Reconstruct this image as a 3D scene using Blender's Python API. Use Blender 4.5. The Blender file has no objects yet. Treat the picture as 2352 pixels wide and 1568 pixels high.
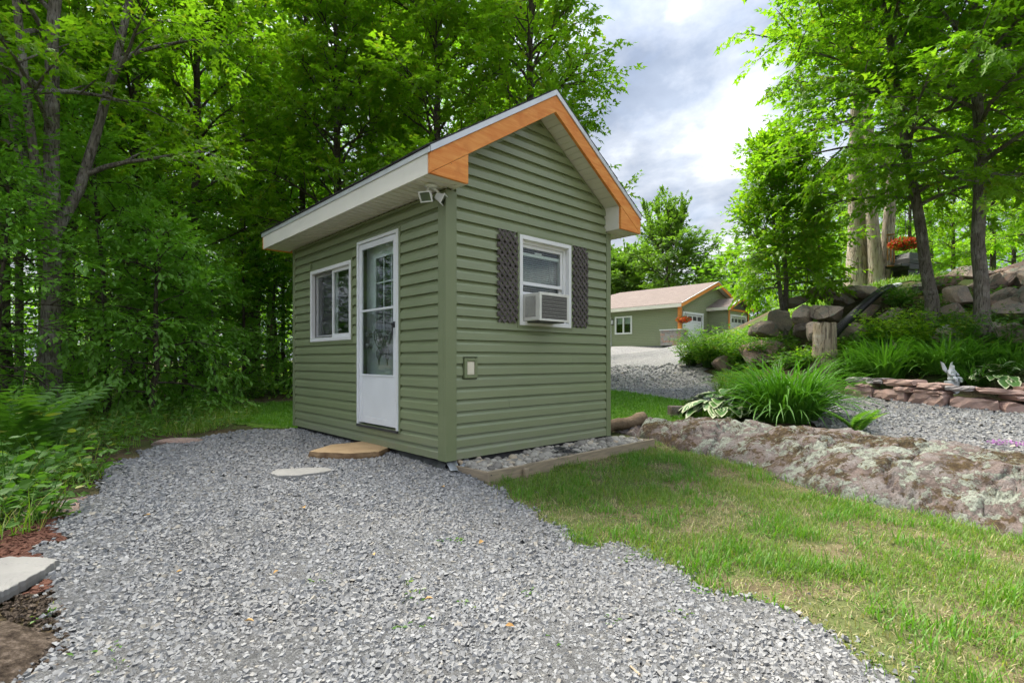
import bpy, bmesh, math, random
import numpy as np
from mathutils import Vector, Matrix, noise as mnoise

# ---------------------------------------------------------------- camera, sky, sun, exposure
scene = bpy.context.scene
COL = scene.collection
CAM_Z = 0.914
F_PX, HOR_PX, CX_PX = 1203.5, 826.4, 1176.0          # photo measured at 2352 x 1568
cam_data = bpy.data.cameras.new('camera')
cam_data.sensor_width = 36.0
cam_data.lens = F_PX / 2352.0 * 36.0
cam_data.shift_y = (HOR_PX - 784.0) / 2352.0
cam_data.clip_start = 0.05
cam_data.clip_end = 600.0
cam = bpy.data.objects.new('camera', cam_data)
COL.objects.link(cam)
cam.location = (0, 0, CAM_Z)
cam.rotation_euler = (math.radians(90), 0, 0)
scene.camera = cam

SUN_AZ = -42.0      # degrees from +Y towards +X
SUN_EL = 60.0
world = bpy.data.worlds.new('World')
scene.world = world
world.use_nodes = True
wn, wl = world.node_tree.nodes, world.node_tree.links
wn.clear()
w_out = wn.new('ShaderNodeOutputWorld')
w_bg = wn.new('ShaderNodeBackground')
w_sky = wn.new('ShaderNodeTexSky')
w_sky.sky_type = 'NISHITA'
w_sky.sun_disc = False
w_sky.sun_elevation = math.radians(SUN_EL)
w_sky.sun_rotation = math.radians(SUN_AZ)
w_sky.dust_density = 2.0
w_tc = wn.new('ShaderNodeTexCoord')
w_sep = wn.new('ShaderNodeSeparateXYZ')
wl.new(w_tc.outputs['Generated'], w_sep.inputs[0])
def wmath(op, a, b=None):
    n = wn.new('ShaderNodeMath'); n.operation = op
    for i, v in enumerate((a, b)):
        if v is None: continue
        if isinstance(v, (int, float)): n.inputs[i].default_value = v
        else: wl.new(v, n.inputs[i])
    return n.outputs[0]
zc = wmath('ADD', wmath('MAXIMUM', w_sep.outputs['Z'], 0.0), 0.22)
w_comb = wn.new('ShaderNodeCombineXYZ')
wl.new(wmath('DIVIDE', w_sep.outputs['X'], zc), w_comb.inputs[0])
wl.new(wmath('DIVIDE', w_sep.outputs['Y'], zc), w_comb.inputs[1])
def wnoise(scale, detail, off, dist=0.0, rough=0.55):
    mp = wn.new('ShaderNodeMapping'); mp.inputs['Location'].default_value = off
    mp.inputs['Rotation'].default_value = (0, 0, 0.5)
    mp.inputs['Scale'].default_value = (1.0, 0.9, 1.0)
    wl.new(w_comb.outputs[0], mp.inputs[0])
    n = wn.new('ShaderNodeTexNoise')
    n.inputs['Scale'].default_value = scale; n.inputs['Detail'].default_value = detail
    n.inputs['Roughness'].default_value = rough; n.inputs['Distortion'].default_value = dist
    wl.new(mp.outputs[0], n.inputs['Vector'])
    return n.outputs['Fac']
def wramp(fac, stops):
    r = wn.new('ShaderNodeValToRGB')
    while len(r.color_ramp.elements) < len(stops): r.color_ramp.elements.new(0.5)
    for e, (p, c) in zip(r.color_ramp.elements, stops):
        e.position = p; e.color = (*c, 1)
    wl.new(fac, r.inputs[0])
    return r.outputs[0]
def wmix(fac, a, b):
    m = wn.new('ShaderNodeMix'); m.data_type = 'RGBA'
    if isinstance(fac, float): m.inputs[0].default_value = fac
    else: wl.new(fac, m.inputs[0])
    wl.new(a, m.inputs[6]); wl.new(b, m.inputs[7])
    return m.outputs[2]
SKY_STRENGTH = 0.105
cloud_col = wramp(wnoise(1.9, 9, (3.1, 7.4, 0.0), 0.12, 0.58), [(0.39, (1.3, 1.5, 1.85)), (0.49, (2.05, 2.2, 2.45)), (0.61, (3.7, 3.78, 3.85))])
grey = wramp(wnoise(1.3, 8, (8.3, 1.9, 2.0), 0.1), [(0.40, (1.0, 1.0, 1.0)), (0.58, (0.62, 0.645, 0.69))])
mul = wn.new('ShaderNodeMix'); mul.data_type = 'RGBA'; mul.blend_type = 'MULTIPLY'; mul.inputs[0].default_value = 1.0
wl.new(cloud_col, mul.inputs[6]); wl.new(grey, mul.inputs[7])
cover = wramp(wnoise(1.9, 8, (1.2, 4.4, 5.0), 0.4), [(0.36, (0.90, 0.90, 0.90)), (0.5, (0.99, 0.99, 0.99))])
over = wmath('ADD', wmath('MULTIPLY', wmath('MAXIMUM', w_sep.outputs['Z'], 0.0), 1.15), 0.36)      # an overcast sky is dimmer towards the horizon
mul2 = wn.new('ShaderNodeMix'); mul2.data_type = 'RGBA'; mul2.blend_type = 'MULTIPLY'; mul2.inputs[0].default_value = 1.0
wl.new(wmix(cover, w_sky.outputs[0], mul.outputs[2]), mul2.inputs[6])
wl.new(over, mul2.inputs[7])
wl.new(mul2.outputs[2], w_bg.inputs['Color'])
w_bg.inputs['Strength'].default_value = SKY_STRENGTH
wl.new(w_bg.outputs[0], w_out.inputs['Surface'])

sun_data = bpy.data.lights.new('sun', 'SUN')
sun_data.energy = 2.3
sun_data.angle = math.radians(28)
sun_data.color = (1.0, 0.94, 0.83)
sun = bpy.data.objects.new('sun', sun_data)
COL.objects.link(sun)
_az, _el = math.radians(SUN_AZ), math.radians(SUN_EL)
sun_dir = Vector((math.sin(_az) * math.cos(_el), math.cos(_az) * math.cos(_el), math.sin(_el)))
sun.rotation_euler = (-sun_dir).to_track_quat('-Z', 'Y').to_euler()
sun.location = sun_dir * 60

scene.view_settings.view_transform = 'Standard'
scene.view_settings.look = 'None'
scene.view_settings.gamma = 1.0
scene.view_settings.use_curve_mapping = False
scene.view_settings.exposure = 2.5
scene.render.engine = 'CYCLES'
cy = scene.cycles
cy.use_denoising = True
try: cy.denoiser = 'OPENIMAGEDENOISE'
except Exception: pass
cy.max_bounces = 8; cy.diffuse_bounces = 5; cy.glossy_bounces = 3
cy.transmission_bounces = 6; cy.transparent_max_bounces = 12
cy.caustics_reflective = False; cy.caustics_refractive = False
cy.use_adaptive_sampling = True
cy.adaptive_threshold = 0.03

# ---------------------------------------------------------------- helpers
RNG = np.random.default_rng(7)
random.seed(7)

def link(o, parent=None):
    COL.objects.link(o)
    if parent is not None: o.parent = parent
    return o

def tag(o, label=None, cat=None, group=None, kind=None):
    if label: o['label'] = label
    if cat: o['category'] = cat
    if group: o['group'] = group
    if kind: o['kind'] = kind
    return o

def empty(name, loc=(0, 0, 0), rz=0.0, parent=None):
    o = bpy.data.objects.new(name, None)
    o.empty_display_size = 0.1
    link(o, parent)
    o.location = loc; o.rotation_euler = (0, 0, rz)
    return o

def np_mesh(name, V, Fl, smooth=False, mat=None):
    """V (n,3), Fl: list of (m,k) int arrays (faces of k corners)."""
    me = bpy.data.meshes.new(name)
    V = np.ascontiguousarray(V, dtype=np.float32)
    if not isinstance(Fl, (list, tuple)): Fl = [Fl]
    Fl = [np.asarray(f, dtype=np.int32) for f in Fl if len(f)]
    me.vertices.add(len(V)); me.vertices.foreach_set('co', V.ravel())
    nl = sum(f.size for f in Fl); nf = sum(len(f) for f in Fl)
    me.loops.add(nl); me.polygons.add(nf)
    me.loops.foreach_set('vertex_index', np.concatenate([f.ravel() for f in Fl]))
    starts = []; s = 0
    for f in Fl:
        starts.append(s + np.arange(len(f)) * f.shape[1]); s += f.size
    me.polygons.foreach_set('loop_start', np.concatenate(starts).astype(np.int32))
    me.polygons.foreach_set('use_smooth', np.full(nf, bool(smooth)))
    me.update(calc_edges=True)
    if mat is not None: me.materials.append(mat)
    return me

def mobj(name, me, parent=None, loc=(0, 0, 0), rot=(0, 0, 0), scale=(1, 1, 1)):
    o = bpy.data.objects.new(name, me)
    link(o, parent)
    o.location = loc; o.rotation_euler = rot; o.scale = scale
    return o

class MB:
    def __init__(s): s.v = []; s.f = []
    def add(s, verts, faces):
        b = len(s.v)
        s.v.extend([tuple(p) for p in verts])
        s.f.extend([tuple(i + b for i in f) for f in faces])
        return s
    def box(s, x0, x1, y0, y1, z0, z1):
        return s.add([(x0, y0, z0), (x1, y0, z0), (x1, y1, z0), (x0, y1, z0), (x0, y0, z1), (x1, y0, z1), (x1, y1, z1), (x0, y1, z1)],
                     [(0, 3, 2, 1), (4, 5, 6, 7), (0, 1, 5, 4), (1, 2, 6, 5), (2, 3, 7, 6), (3, 0, 4, 7)])
    def obox(s, c, ax, ay, az):
        c, ax, ay, az = map(Vector, (c, ax, ay, az))
        P = [c + i * ax + j * ay + k * az for k in (-1, 1) for (i, j) in ((-1, -1), (1, -1), (1, 1), (-1, 1))]
        return s.add(P, [(0, 3, 2, 1), (4, 5, 6, 7), (0, 1, 5, 4), (1, 2, 6, 5), (2, 3, 7, 6), (3, 0, 4, 7)])
    def prism(s, poly, d):
        """poly: 3d points, extruded by vector d."""
        n = len(poly); d = Vector(d); P = [Vector(p) for p in poly]
        return s.add(P + [p + d for p in P], [tuple(range(n - 1, -1, -1)), tuple(range(n, 2 * n))] +
                     [(i, (i + 1) % n, n + (i + 1) % n, n + i) for i in range(n)])
    def tube(s, pts, rad, n=8, cap=True):
        pts = [Vector(p) for p in pts]; b = len(s.v); k = len(pts)
        if isinstance(rad, (int, float)): rad = [rad] * k
        up = Vector((0.13, 0.31, 0.94)).normalized()
        for i, p in enumerate(pts):
            d = (pts[min(i + 1, k - 1)] - pts[max(i - 1, 0)]).normalized()
            a = d.cross(up)
            if a.length < 1e-3: a = d.cross(Vector((1, 0, 0)))
            a.normalize(); c = d.cross(a)
            for j in range(n):
                t = 2 * math.pi * j / n
                s.v.append(tuple(p + (a * math.cos(t) + c * math.sin(t)) * rad[i]))
        for i in range(k - 1):
            for j in range(n):
                s.f.append((b + i * n + j, b + i * n + (j + 1) % n, b + (i + 1) * n + (j + 1) % n, b + (i + 1) * n + j))
        if cap:
            s.f.append(tuple(b + j for j in range(n - 1, -1, -1)))
            s.f.append(tuple(b + (k - 1) * n + j for j in range(n)))
        return s
    def lathe(s, prof, c=(0, 0, 0), n=20):
        b = len(s.v); k = len(prof)
        for r, z in prof:
            for j in range(n):
                t = 2 * math.pi * j / n
                s.v.append((c[0] + r * math.cos(t), c[1] + r * math.sin(t), c[2] + z))
        for i in range(k - 1):
            for j in range(n):
                s.f.append((b + i * n + j, b + i * n + (j + 1) % n, b + (i + 1) * n + (j + 1) % n, b + (i + 1) * n + j))
        s.f.append(tuple(b + j for j in range(n - 1, -1, -1)))
        s.f.append(tuple(b + (k - 1) * n + j for j in range(n)))
        return s
    def build(s, name, mat, parent=None, smooth=False, bevel=0.0, loc=(0, 0, 0), rot=(0, 0, 0)):
        me = bpy.data.meshes.new(name)
        me.from_pydata(s.v, [], s.f); me.update()
        if smooth: me.polygons.foreach_set('use_smooth', [True] * len(me.polygons))
        if mat is not None: me.materials.append(mat)
        o = mobj(name, me, parent, loc, rot)
        if bevel:
            m = o.modifiers.new('bevel', 'BEVEL'); m.width = bevel; m.segments = 2; m.limit_method = 'ANGLE'
        return o

def copy_tree(o, parent=None):
    c = o.copy(); COL.objects.link(c); c.parent = parent
    for ch in list(o.children): copy_tree(ch, c)
    return c

# ---------------------------------------------------------------- materials
class NT:
    def __init__(s, name):
        s.m = bpy.data.materials.new(name); s.m.use_nodes = True
        s.n, s.l = s.m.node_tree.nodes, s.m.node_tree.links
        s.n.clear()
        s.out = s.n.new('ShaderNodeOutputMaterial')
    def put(s, sock, v):
        if v is None: return
        if hasattr(v, 'is_output') or isinstance(v, bpy.types.NodeSocket): s.l.new(v, sock)
        elif isinstance(v, (tuple, list)) and len(v) == 3 and sock.type == 'RGBA': sock.default_value = (*v, 1)
        else: sock.default_value = v
    def node(s, t, **kw):
        n = s.n.new(t)
        for k, v in kw.items(): setattr(n, k, v)
        return n
    def coord(s, kind='Object', scale=(1, 1, 1), rot=(0, 0, 0), loc=(0, 0, 0)):
        if kind == 'Position': src = s.n.new('ShaderNodeNewGeometry').outputs['Position']
        else: src = s.n.new('ShaderNodeTexCoord').outputs[kind]
        m = s.n.new('ShaderNodeMapping'); s.l.new(src, m.inputs[0])
        m.inputs['Scale'].default_value = scale; m.inputs['Rotation'].default_value = rot; m.inputs['Location'].default_value = loc
        return m.outputs[0]
    def noise(s, vec, scale, detail=4, rough=0.55, dist=0.0, col=False):
        n = s.n.new('ShaderNodeTexNoise'); s.put(n.inputs['Vector'], vec)
        n.inputs['Scale'].default_value = scale; n.inputs['Detail'].default_value = detail
        n.inputs['Roughness'].default_value = rough; n.inputs['Distortion'].default_value = dist
        return n.outputs['Color' if col else 'Fac']
    def voro(s, vec, scale, feature='F1', out='Distance', rnd=1.0):
        n = s.n.new('ShaderNodeTexVoronoi'); n.feature = feature; s.put(n.inputs['Vector'], vec)
        n.inputs['Scale'].default_value = scale; n.inputs['Randomness'].default_value = rnd
        return n.outputs[out]
    def ramp(s, fac, stops, interp='LINEAR'):
        r = s.n.new('ShaderNodeValToRGB'); r.color_ramp.interpolation = interp
        while len(r.color_ramp.elements) < len(stops): r.color_ramp.elements.new(0.5)
        for e, (p, c) in zip(r.color_ramp.elements, stops):
            if isinstance(c, (int, float)): c = (c, c, c)
            e.position = p; e.color = (*c, 1)
        s.put(r.inputs[0], fac)
        return r.outputs[0]
    def mix(s, fac, a, b, mode='MIX'):
        m = s.n.new('ShaderNodeMix'); m.data_type = 'RGBA'; m.blend_type = mode
        s.put(m.inputs[0], fac); s.put(m.inputs[6], a); s.put(m.inputs[7], b)
        return m.outputs[2]
    def math(s, op, a, b=None):
        n = s.n.new('ShaderNodeMath'); n.operation = op
        s.put(n.inputs[0], a); s.put(n.inputs[1], b)
        return n.outputs[0]
    def island(s): return s.n.new('ShaderNodeNewGeometry').outputs['Random Per Island']
    def objrand(s): return s.n.new('ShaderNodeObjectInfo').outputs['Random']
    def bump(s, h, strength=0.3, dist=0.01, normal=None):
        b = s.n.new('ShaderNodeBump'); b.inputs['Strength'].default_value = strength; b.inputs['Distance'].default_value = dist
        s.put(b.inputs['Height'], h)
        if normal is not None: s.put(b.inputs['Normal'], normal)
        return b.outputs[0]
    def bsdf(s, col, rough=0.6, spec=0.4, normal=None, metal=0.0):
        p = s.n.new('ShaderNodeBsdfPrincipled')
        s.put(p.inputs['Base Color'], col); s.put(p.inputs['Roughness'], rough)
        p.inputs['Specular IOR Level'].default_value = spec; p.inputs['Metallic'].default_value = metal
        if normal is not None: s.l.new(normal, p.inputs['Normal'])
        return p
    def done(s, shader):
        s.l.new(shader.outputs[0] if hasattr(shader, 'outputs') else shader, s.out.inputs['Surface'])
        return s.m

MAT = {}
def plain(name, c1, c2=None, scale=8.0, rough=0.5, spec=0.4, bump=0.0, bscale=60.0, bdist=0.003, stretch=(1, 1, 1), metal=0.0, detail=5):
    t = NT(name); v = t.coord('Object', stretch)
    col = c1
    if c2 is not None: col = t.mix(t.ramp(t.noise(v, scale, detail), [(0.32, 0.0), (0.68, 1.0)]), c1, c2)
    nrm = t.bump(t.noise(v, bscale, 4), bump, bdist) if bump else None
    MAT[name] = t.done(t.bsdf(col, rough, spec, nrm, metal))
    return MAT[name]

def leafmat(name, ca, cb, trans=0.4, tcol=None, rough=0.5, yellow=None):
    t = NT(name)
    r = t.island()
    col = t.mix(r, ca, cb)
    col = t.mix(t.math('MULTIPLY', t.objrand(), 0.55), col, tuple(0.5 * (a + b) * k for a, b, k in zip(ca, cb, (0.75, 0.85, 1.0))))
    if yellow: col = t.mix(t.ramp(r, [(0.90, 0.0), (0.97, 1.0)]), col, yellow)
    p = t.bsdf(col, rough, 0.35)
    tr = t.node('ShaderNodeBsdfTranslucent')
    tc = t.mix(1.0, col, tcol or (1.65, 1.9, 0.6), 'MULTIPLY')
    t.l.new(tc, tr.inputs['Color'])
    m = t.node('ShaderNodeMixShader'); m.inputs[0].default_value = trans
    t.l.new(p.outputs[0], m.inputs[1]); t.l.new(tr.outputs[0], m.inputs[2])
    MAT[name] = t.done(m)
    return MAT[name]

leafmat('leaf_maple', (0.11, 0.225, 0.015), (0.20, 0.345, 0.027), 0.5)
leafmat('leaf_maple_bright', (0.12, 0.225, 0.014), (0.22, 0.36, 0.026), 0.52, yellow=(0.22, 0.27, 0.03))
leafmat('leaf_beech', (0.13, 0.27, 0.042), (0.20, 0.375, 0.06), 0.42)
leafmat('leaf_oak', (0.085, 0.16, 0.026), (0.145, 0.24, 0.04), 0.42)
leafmat('leaf_shrub', (0.085, 0.185, 0.02), (0.16, 0.29, 0.035), 0.4, yellow=(0.28, 0.30, 0.05))
leafmat('leaf_weed', (0.065, 0.155, 0.022), (0.13, 0.26, 0.04), 0.38, yellow=(0.26, 0.28, 0.06))
leafmat('leaf_lily', (0.06, 0.17, 0.018), (0.115, 0.26, 0.03), 0.3)
leafmat('leaf_far', (0.09, 0.185, 0.016), (0.15, 0.28, 0.026), 0.5)
leafmat('grass_blade', (0.095, 0.185, 0.019), (0.18, 0.275, 0.038), 0.35, yellow=(0.34, 0.31, 0.12))
leafmat('grass_lush', (0.07, 0.18, 0.016), (0.14, 0.28, 0.03), 0.35)
leafmat('grass_dry', (0.25, 0.215, 0.10), (0.34, 0.30, 0.15), 0.2)
leafmat('flower_red', (0.55, 0.03, 0.015), (0.75, 0.09, 0.02), 0.25, tcol=(1, 0.8, 0.8))
leafmat('flower_purple', (0.35, 0.10, 0.36), (0.52, 0.20, 0.50), 0.25, tcol=(1, 1, 1))

# vinyl siding (horizontal wood grain emboss)
def vinyl(name, c1, c2):
    t = NT(name); v = t.coord('Object', (1, 1, 1))
    geo = t.coord('Object', (2.0, 2.0, 90.0))
    g = t.noise(geo, 3.0, 6, 0.65, 0.4)
    col = t.mix(t.ramp(t.noise(v, 1.3, 4), [(0.35, 0.0), (0.65, 1.0)]), c1, c2)
    col = t.mix(t.ramp(g, [(0.3, 0.10), (0.6, 0.0)]), col, (0.05, 0.06, 0.035))
    geo2 = t.node('ShaderNodeTexCoord'); sz = t.node('ShaderNodeSeparateXYZ'); t.l.new(geo2.outputs['Object'], sz.inputs[0])
    dirt = t.math('MULTIPLY', t.ramp(sz.outputs['Z'], [(0.0, 0.55), (0.30, 0.0)]), t.ramp(t.noise(v, 11, 6, 0.7), [(0.35, 0.0), (0.65, 1.0)]))
    col = t.mix(dirt, col, (0.23, 0.22, 0.18))
    col = t.mix(t.math('MULTIPLY', t.objrand(), 0.16), col, (0.14, 0.16, 0.11))
    MAT[name] = t.done(t.bsdf(col, t.ramp(t.noise(v, 4, 3), [(0.3, 0.28), (0.7, 0.38)]), 0.75, t.bump(g, 0.12, 0.0010)))
vinyl('siding_green', (0.205, 0.242, 0.124), (0.224, 0.260, 0.138))
plain('trim_green', (0.172, 0.204, 0.104), (0.190, 0.222, 0.116), 3, 0.45, 0.5, 0.1, 40)
plain('white_vinyl', (0.76, 0.76, 0.76), (0.70, 0.70, 0.70), 4, 0.35, 0.5)
plain('white_paint', (0.74, 0.76, 0.78), (0.68, 0.70, 0.72), 3, 0.45, 0.45, 0.05, 90)
plain('cream_metal', (0.76, 0.73, 0.65), (0.70, 0.675, 0.60), 2.5, 0.42, 0.5, 0.05, 30)
plain('soffit_cream', (0.70, 0.67, 0.59), (0.64, 0.61, 0.53), 3, 0.55, 0.35, 0.15, 140)
plain('drip_metal', (0.66, 0.68, 0.71), (0.56, 0.58, 0.61), 5, 0.35, 0.5, 0.0, metal=0.35)
plain('shingle_dark', (0.045, 0.045, 0.048), (0.085, 0.085, 0.09), 25, 0.9, 0.2, 0.6, 260, 0.004)
plain('dark_metal', (0.035, 0.035, 0.037), (0.05, 0.05, 0.052), 12, 0.45, 0.5)
plain('black_plastic', (0.018, 0.018, 0.02), (0.03, 0.03, 0.032), 10, 0.4, 0.5, 0.2, 30)
plain('black_fabric', (0.022, 0.021, 0.022), (0.04, 0.038, 0.038), 14, 0.8, 0.3, 0.5, 60, 0.01)
plain('silver_sheet', (0.42, 0.44, 0.47), (0.30, 0.32, 0.34), 9, 0.3, 0.5, 0.4, 14, 0.02, metal=0.5)
plain('blind_grey', (0.16, 0.17, 0.165), (0.12, 0.125, 0.12), 5, 0.55, 0.4)
plain('blind_white', (0.40, 0.43, 0.43), (0.34, 0.37, 0.37), 5, 0.5, 0.4)
plain('room_dark', (0.06, 0.062, 0.06), (0.045, 0.046, 0.045), 3, 0.8, 0.2)
plain('cream_plastic', (0.74, 0.68, 0.55), (0.70, 0.64, 0.51), 6, 0.4, 0.5)
plain('ac_casing', (0.70, 0.69, 0.64), (0.60, 0.59, 0.54), 9, 0.45, 0.45, 0.08, 70)
plain('ac_coil', (0.075, 0.073, 0.068), (0.115, 0.11, 0.10), 40, 0.55, 0.5, 0.4, 200, 0.002, stretch=(1, 1, 6))
plain('lattice_wood', (0.125, 0.107, 0.104), (0.07, 0.06, 0.058), 14, 0.75, 0.3, 0.5, 60, 0.003, stretch=(1, 1, 3))
plain('bronze', (0.045, 0.032, 0.024), (0.025, 0.019, 0.015), 25, 0.5, 0.5, 0.3, 80, metal=0.5)
plain('nickel', (0.32, 0.31, 0.29), (0.24, 0.235, 0.22), 10, 0.3, 0.5, metal=0.8)
plain('board_pine', (0.36, 0.29, 0.20), (0.24, 0.195, 0.14), 6, 0.8, 0.25, 0.4, 40, 0.004, stretch=(1, 1, 9))
plain('slab_tan', (0.36, 0.255, 0.145), (0.28, 0.19, 0.10), 4, 0.85, 0.25, 0.5, 26, 0.01)
plain('slab_brown_edge', (0.15, 0.09, 0.05), (0.27, 0.18, 0.10), 9, 0.9, 0.2, 0.8, 22, 0.02)
plain('flag_pale', (0.245, 0.24, 0.225), (0.20, 0.196, 0.187), 5, 0.8, 0.3, 0.4, 22, 0.008)
plain('stone_red', (0.44, 0.29, 0.235), (0.35, 0.25, 0.215), 5, 0.85, 0.25, 0.6, 18, 0.02)
plain('stone_grey', (0.36, 0.325, 0.31), (0.29, 0.265, 0.26), 5, 0.85, 0.25, 0.6, 18, 0.02)
plain('statue_white', (0.66, 0.68, 0.70), (0.50, 0.52, 0.53), 14, 0.75, 0.3, 0.4, 60)
plain('chime_wood', (0.33, 0.15, 0.06), (0.26, 0.11, 0.045), 12, 0.5)
plain('basket_coir', (0.11, 0.07, 0.04), (0.17, 0.11, 0.06), 30, 0.95, 0.1, 0.8, 90, 0.01)
plain('concrete', (0.36, 0.355, 0.34), (0.28, 0.275, 0.265), 6, 0.9, 0.2, 0.4, 40)
plain('concrete_dark', (0.16, 0.165, 0.17), (0.12, 0.125, 0.13), 4, 0.9, 0.2, 0.3, 30)
plain('log_bark', (0.21, 0.155, 0.105), (0.12, 0.085, 0.055), 9, 0.95, 0.15, 0.9, 30, 0.02, stretch=(1, 1, 1))
plain('mulch_red', (0.085, 0.036, 0.024), (0.13, 0.055, 0.035), 12, 0.85, 0.2)
plain('leaf_dead', (0.42, 0.24, 0.08), (0.52, 0.36, 0.15), 20, 0.7, 0.3)

def orange_wood():
    t = NT('orange_wood'); v = t.coord('Object', (1, 1, 1))
    g = t.noise(t.coord('Object', (1.2, 1.2, 9)), 2.2, 6, 0.6, 1.2)
    col = t.mix(t.ramp(g, [(0.3, 0.0), (0.7, 1.0)]), (0.66, 0.19, 0.032), (0.80, 0.35, 0.09))
    col = t.mix(t.ramp(t.noise(v, 7, 5), [(0.55, 0.0), (0.8, 0.55)]), col, (0.52, 0.12, 0.018))
    kn = t.voro(t.coord('Object', (2.2, 2.2, 3.5)), 1.6, 'F1')
    col = t.mix(t.ramp(kn, [(0.035, 0.85), (0.075, 0.0)]), col, (0.16, 0.045, 0.012))
    nl = t.voro(t.coord('Object', (1, 1, 1), loc=(.13, .2, .05)), 6.0, 'F1')
    col = t.mix(t.ramp(nl, [(0.018, 0.9), (0.026, 0.0)]), col, (0.09, 0.06, 0.04))
    MAT['orange_wood'] = t.done(t.bsdf(col, 0.55, 0.35, t.bump(g, 0.3, 0.004)))
orange_wood()

def glass():
    t = NT('glass')
    lw = t.node('ShaderNodeLayerWeight'); lw.inputs['Blend'].default_value = 0.5
    fac = t.math('ADD', t.math('MULTIPLY', t.math('POWER', lw.outputs['Facing'], 4.0), 0.9), 0.05)
    tr = t.node('ShaderNodeBsdfTransparent'); tr.inputs['Color'].default_value = (0.90, 0.94, 0.92, 1)
    gl = t.node('ShaderNodeBsdfGlossy'); gl.inputs['Roughness'].default_value = 0.03
    m = t.node('ShaderNodeMixShader')
    t.l.new(t.math('MINIMUM', fac, 1.0), m.inputs[0])
    t.l.new(tr.outputs[0], m.inputs[1]); t.l.new(gl.outputs[0], m.inputs[2])
    MAT['glass'] = t.done(m)
glass()
def screen():
    t = NT('insect_screen')
    tr = t.node('ShaderNodeBsdfTransparent'); df = t.bsdf((0.10, 0.105, 0.11), 0.6, 0.3)
    m = t.node('ShaderNodeMixShader'); m.inputs[0].default_value = 0.18
    t.l.new(tr.outputs[0], m.inputs[1]); t.l.new(df.outputs[0], m.inputs[2])
    MAT['insect_screen'] = t.done(m)
screen()

def bark(name, c1, c2, c3, vs=5.0):
    t = NT(name); v = t.coord('Object', (1, 1, 0.11)); v2 = t.coord('Object')
    n1 = t.noise(v, vs * 6, 7, 0.72, 0.8)
    cr = t.noise(t.coord('Object', (1, 1, 0.14)), vs * 9, 3, 0.5, 1.5)
    col = t.mix(t.ramp(n1, [(0.3, 0.0), (0.7, 1.0)]), c1, c2)
    col = t.mix(t.ramp(t.noise(v2, 3.5, 6, 0.65), [(0.50, 0.0), (0.66, 0.8)]), col, c3)
    col = t.mix(t.ramp(cr, [(0.36, 0.75), (0.46, 0.0)]), col, tuple(0.35 * c for c in c2))
    h = t.math('ADD', t.ramp(cr, [(0.34, 0.0), (0.5, 1.0)]), n1)
    MAT[name] = t.done(t.bsdf(col, 0.95, 0.15, t.bump(h, 0.9, 0.025)))
bark('bark_maple', (0.25, 0.22, 0.19), (0.15, 0.128, 0.108), (0.33, 0.31, 0.285))
bark('bark_forest', (0.12, 0.098, 0.076), (0.065, 0.052, 0.04), (0.19, 0.175, 0.15))
bark('bark_pale', (0.46, 0.39, 0.32), (0.36, 0.29, 0.23), (0.50, 0.46, 0.41), 2)
bark('bark_stump', (0.46, 0.39, 0.28), (0.26, 0.20, 0.135), (0.55, 0.50, 0.42), 2.6)

def gravel_stone(name, lo, hi, tan=(0.34, 0.31, 0.25)):
    t = NT(name); r = t.island()
    col = t.ramp(r, [(0.0, lo), (0.35, tuple(0.6 * a + 0.4 * b for a, b in zip(lo, hi))), (0.88, hi), (0.95, tan), (1.0, tuple(1.12 * c for c in hi))])
    v = t.coord('Object')
    col = t.mix(t.ramp(t.noise(v, 1.1, 4), [(0.45, 0.0), (0.7, 0.30)]), col, (0.27, 0.255, 0.23))
    col = t.mix(t.ramp(t.noise(v, 45, 3), [(0.35, 0.22), (0.6, 0.0)]), col, (0.08, 0.085, 0.09))
    MAT[name] = t.done(t.bsdf(col, 0.85, 0.25))
gravel_stone('gravel_stone', (0.155, 0.157, 0.161), (0.265, 0.269, 0.274), tan=(0.25, 0.23, 0.195))
gravel_stone('drive_stone', (0.15, 0.152, 0.155), (0.29, 0.292, 0.292))
gravel_stone('pebble', (0.17, 0.155, 0.135), (0.45, 0.42, 0.36), tan=(0.44, 0.34, 0.22))

def gravel_sheet(name, c1, c2, sc):
    t = NT(name); v = t.coord('Position')
    vv = t.mix(0.06, v, t.noise(v, sc * .4, 4, col=True))
    n1 = t.noise(v, sc * 1.1, 6, 0.8, 1.2); d = t.voro(vv, sc, 'F1'); cell = t.voro(vv, sc, 'F1', 'Color')
    sep = t.node('ShaderNodeSeparateColor'); t.l.new(cell, sep.inputs[0])
    col = t.mix(t.ramp(t.math('ADD', t.math('MULTIPLY', n1, .6), t.math('MULTIPLY', sep.outputs[0], .4)), [(0.3, 0.0), (0.7, 1.0)]), c1, c2)
    col = t.mix(t.ramp(n1, [(0.36, 0.85), (0.48, 0.0)]), col, tuple(0.3 * c for c in c1))
    col = t.mix(t.ramp(t.noise(v, 0.5, 5), [(0.42, 0.0), (0.66, 0.45)]), col, (0.24, 0.23, 0.215))
    MAT[name] = t.done(t.bsdf(col, 0.9, 0.2, t.bump(t.math('ADD', n1, t.math('MULTIPLY', d, -.6)), 0.9, 0.02)))
gravel_sheet('gravel_bed', (0.10, 0.102, 0.105), (0.215, 0.219, 0.223), 75.0)
gravel_sheet('drive_bed', (0.10, 0.10, 0.10), (0.235, 0.233, 0.231), 26.0)

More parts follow.
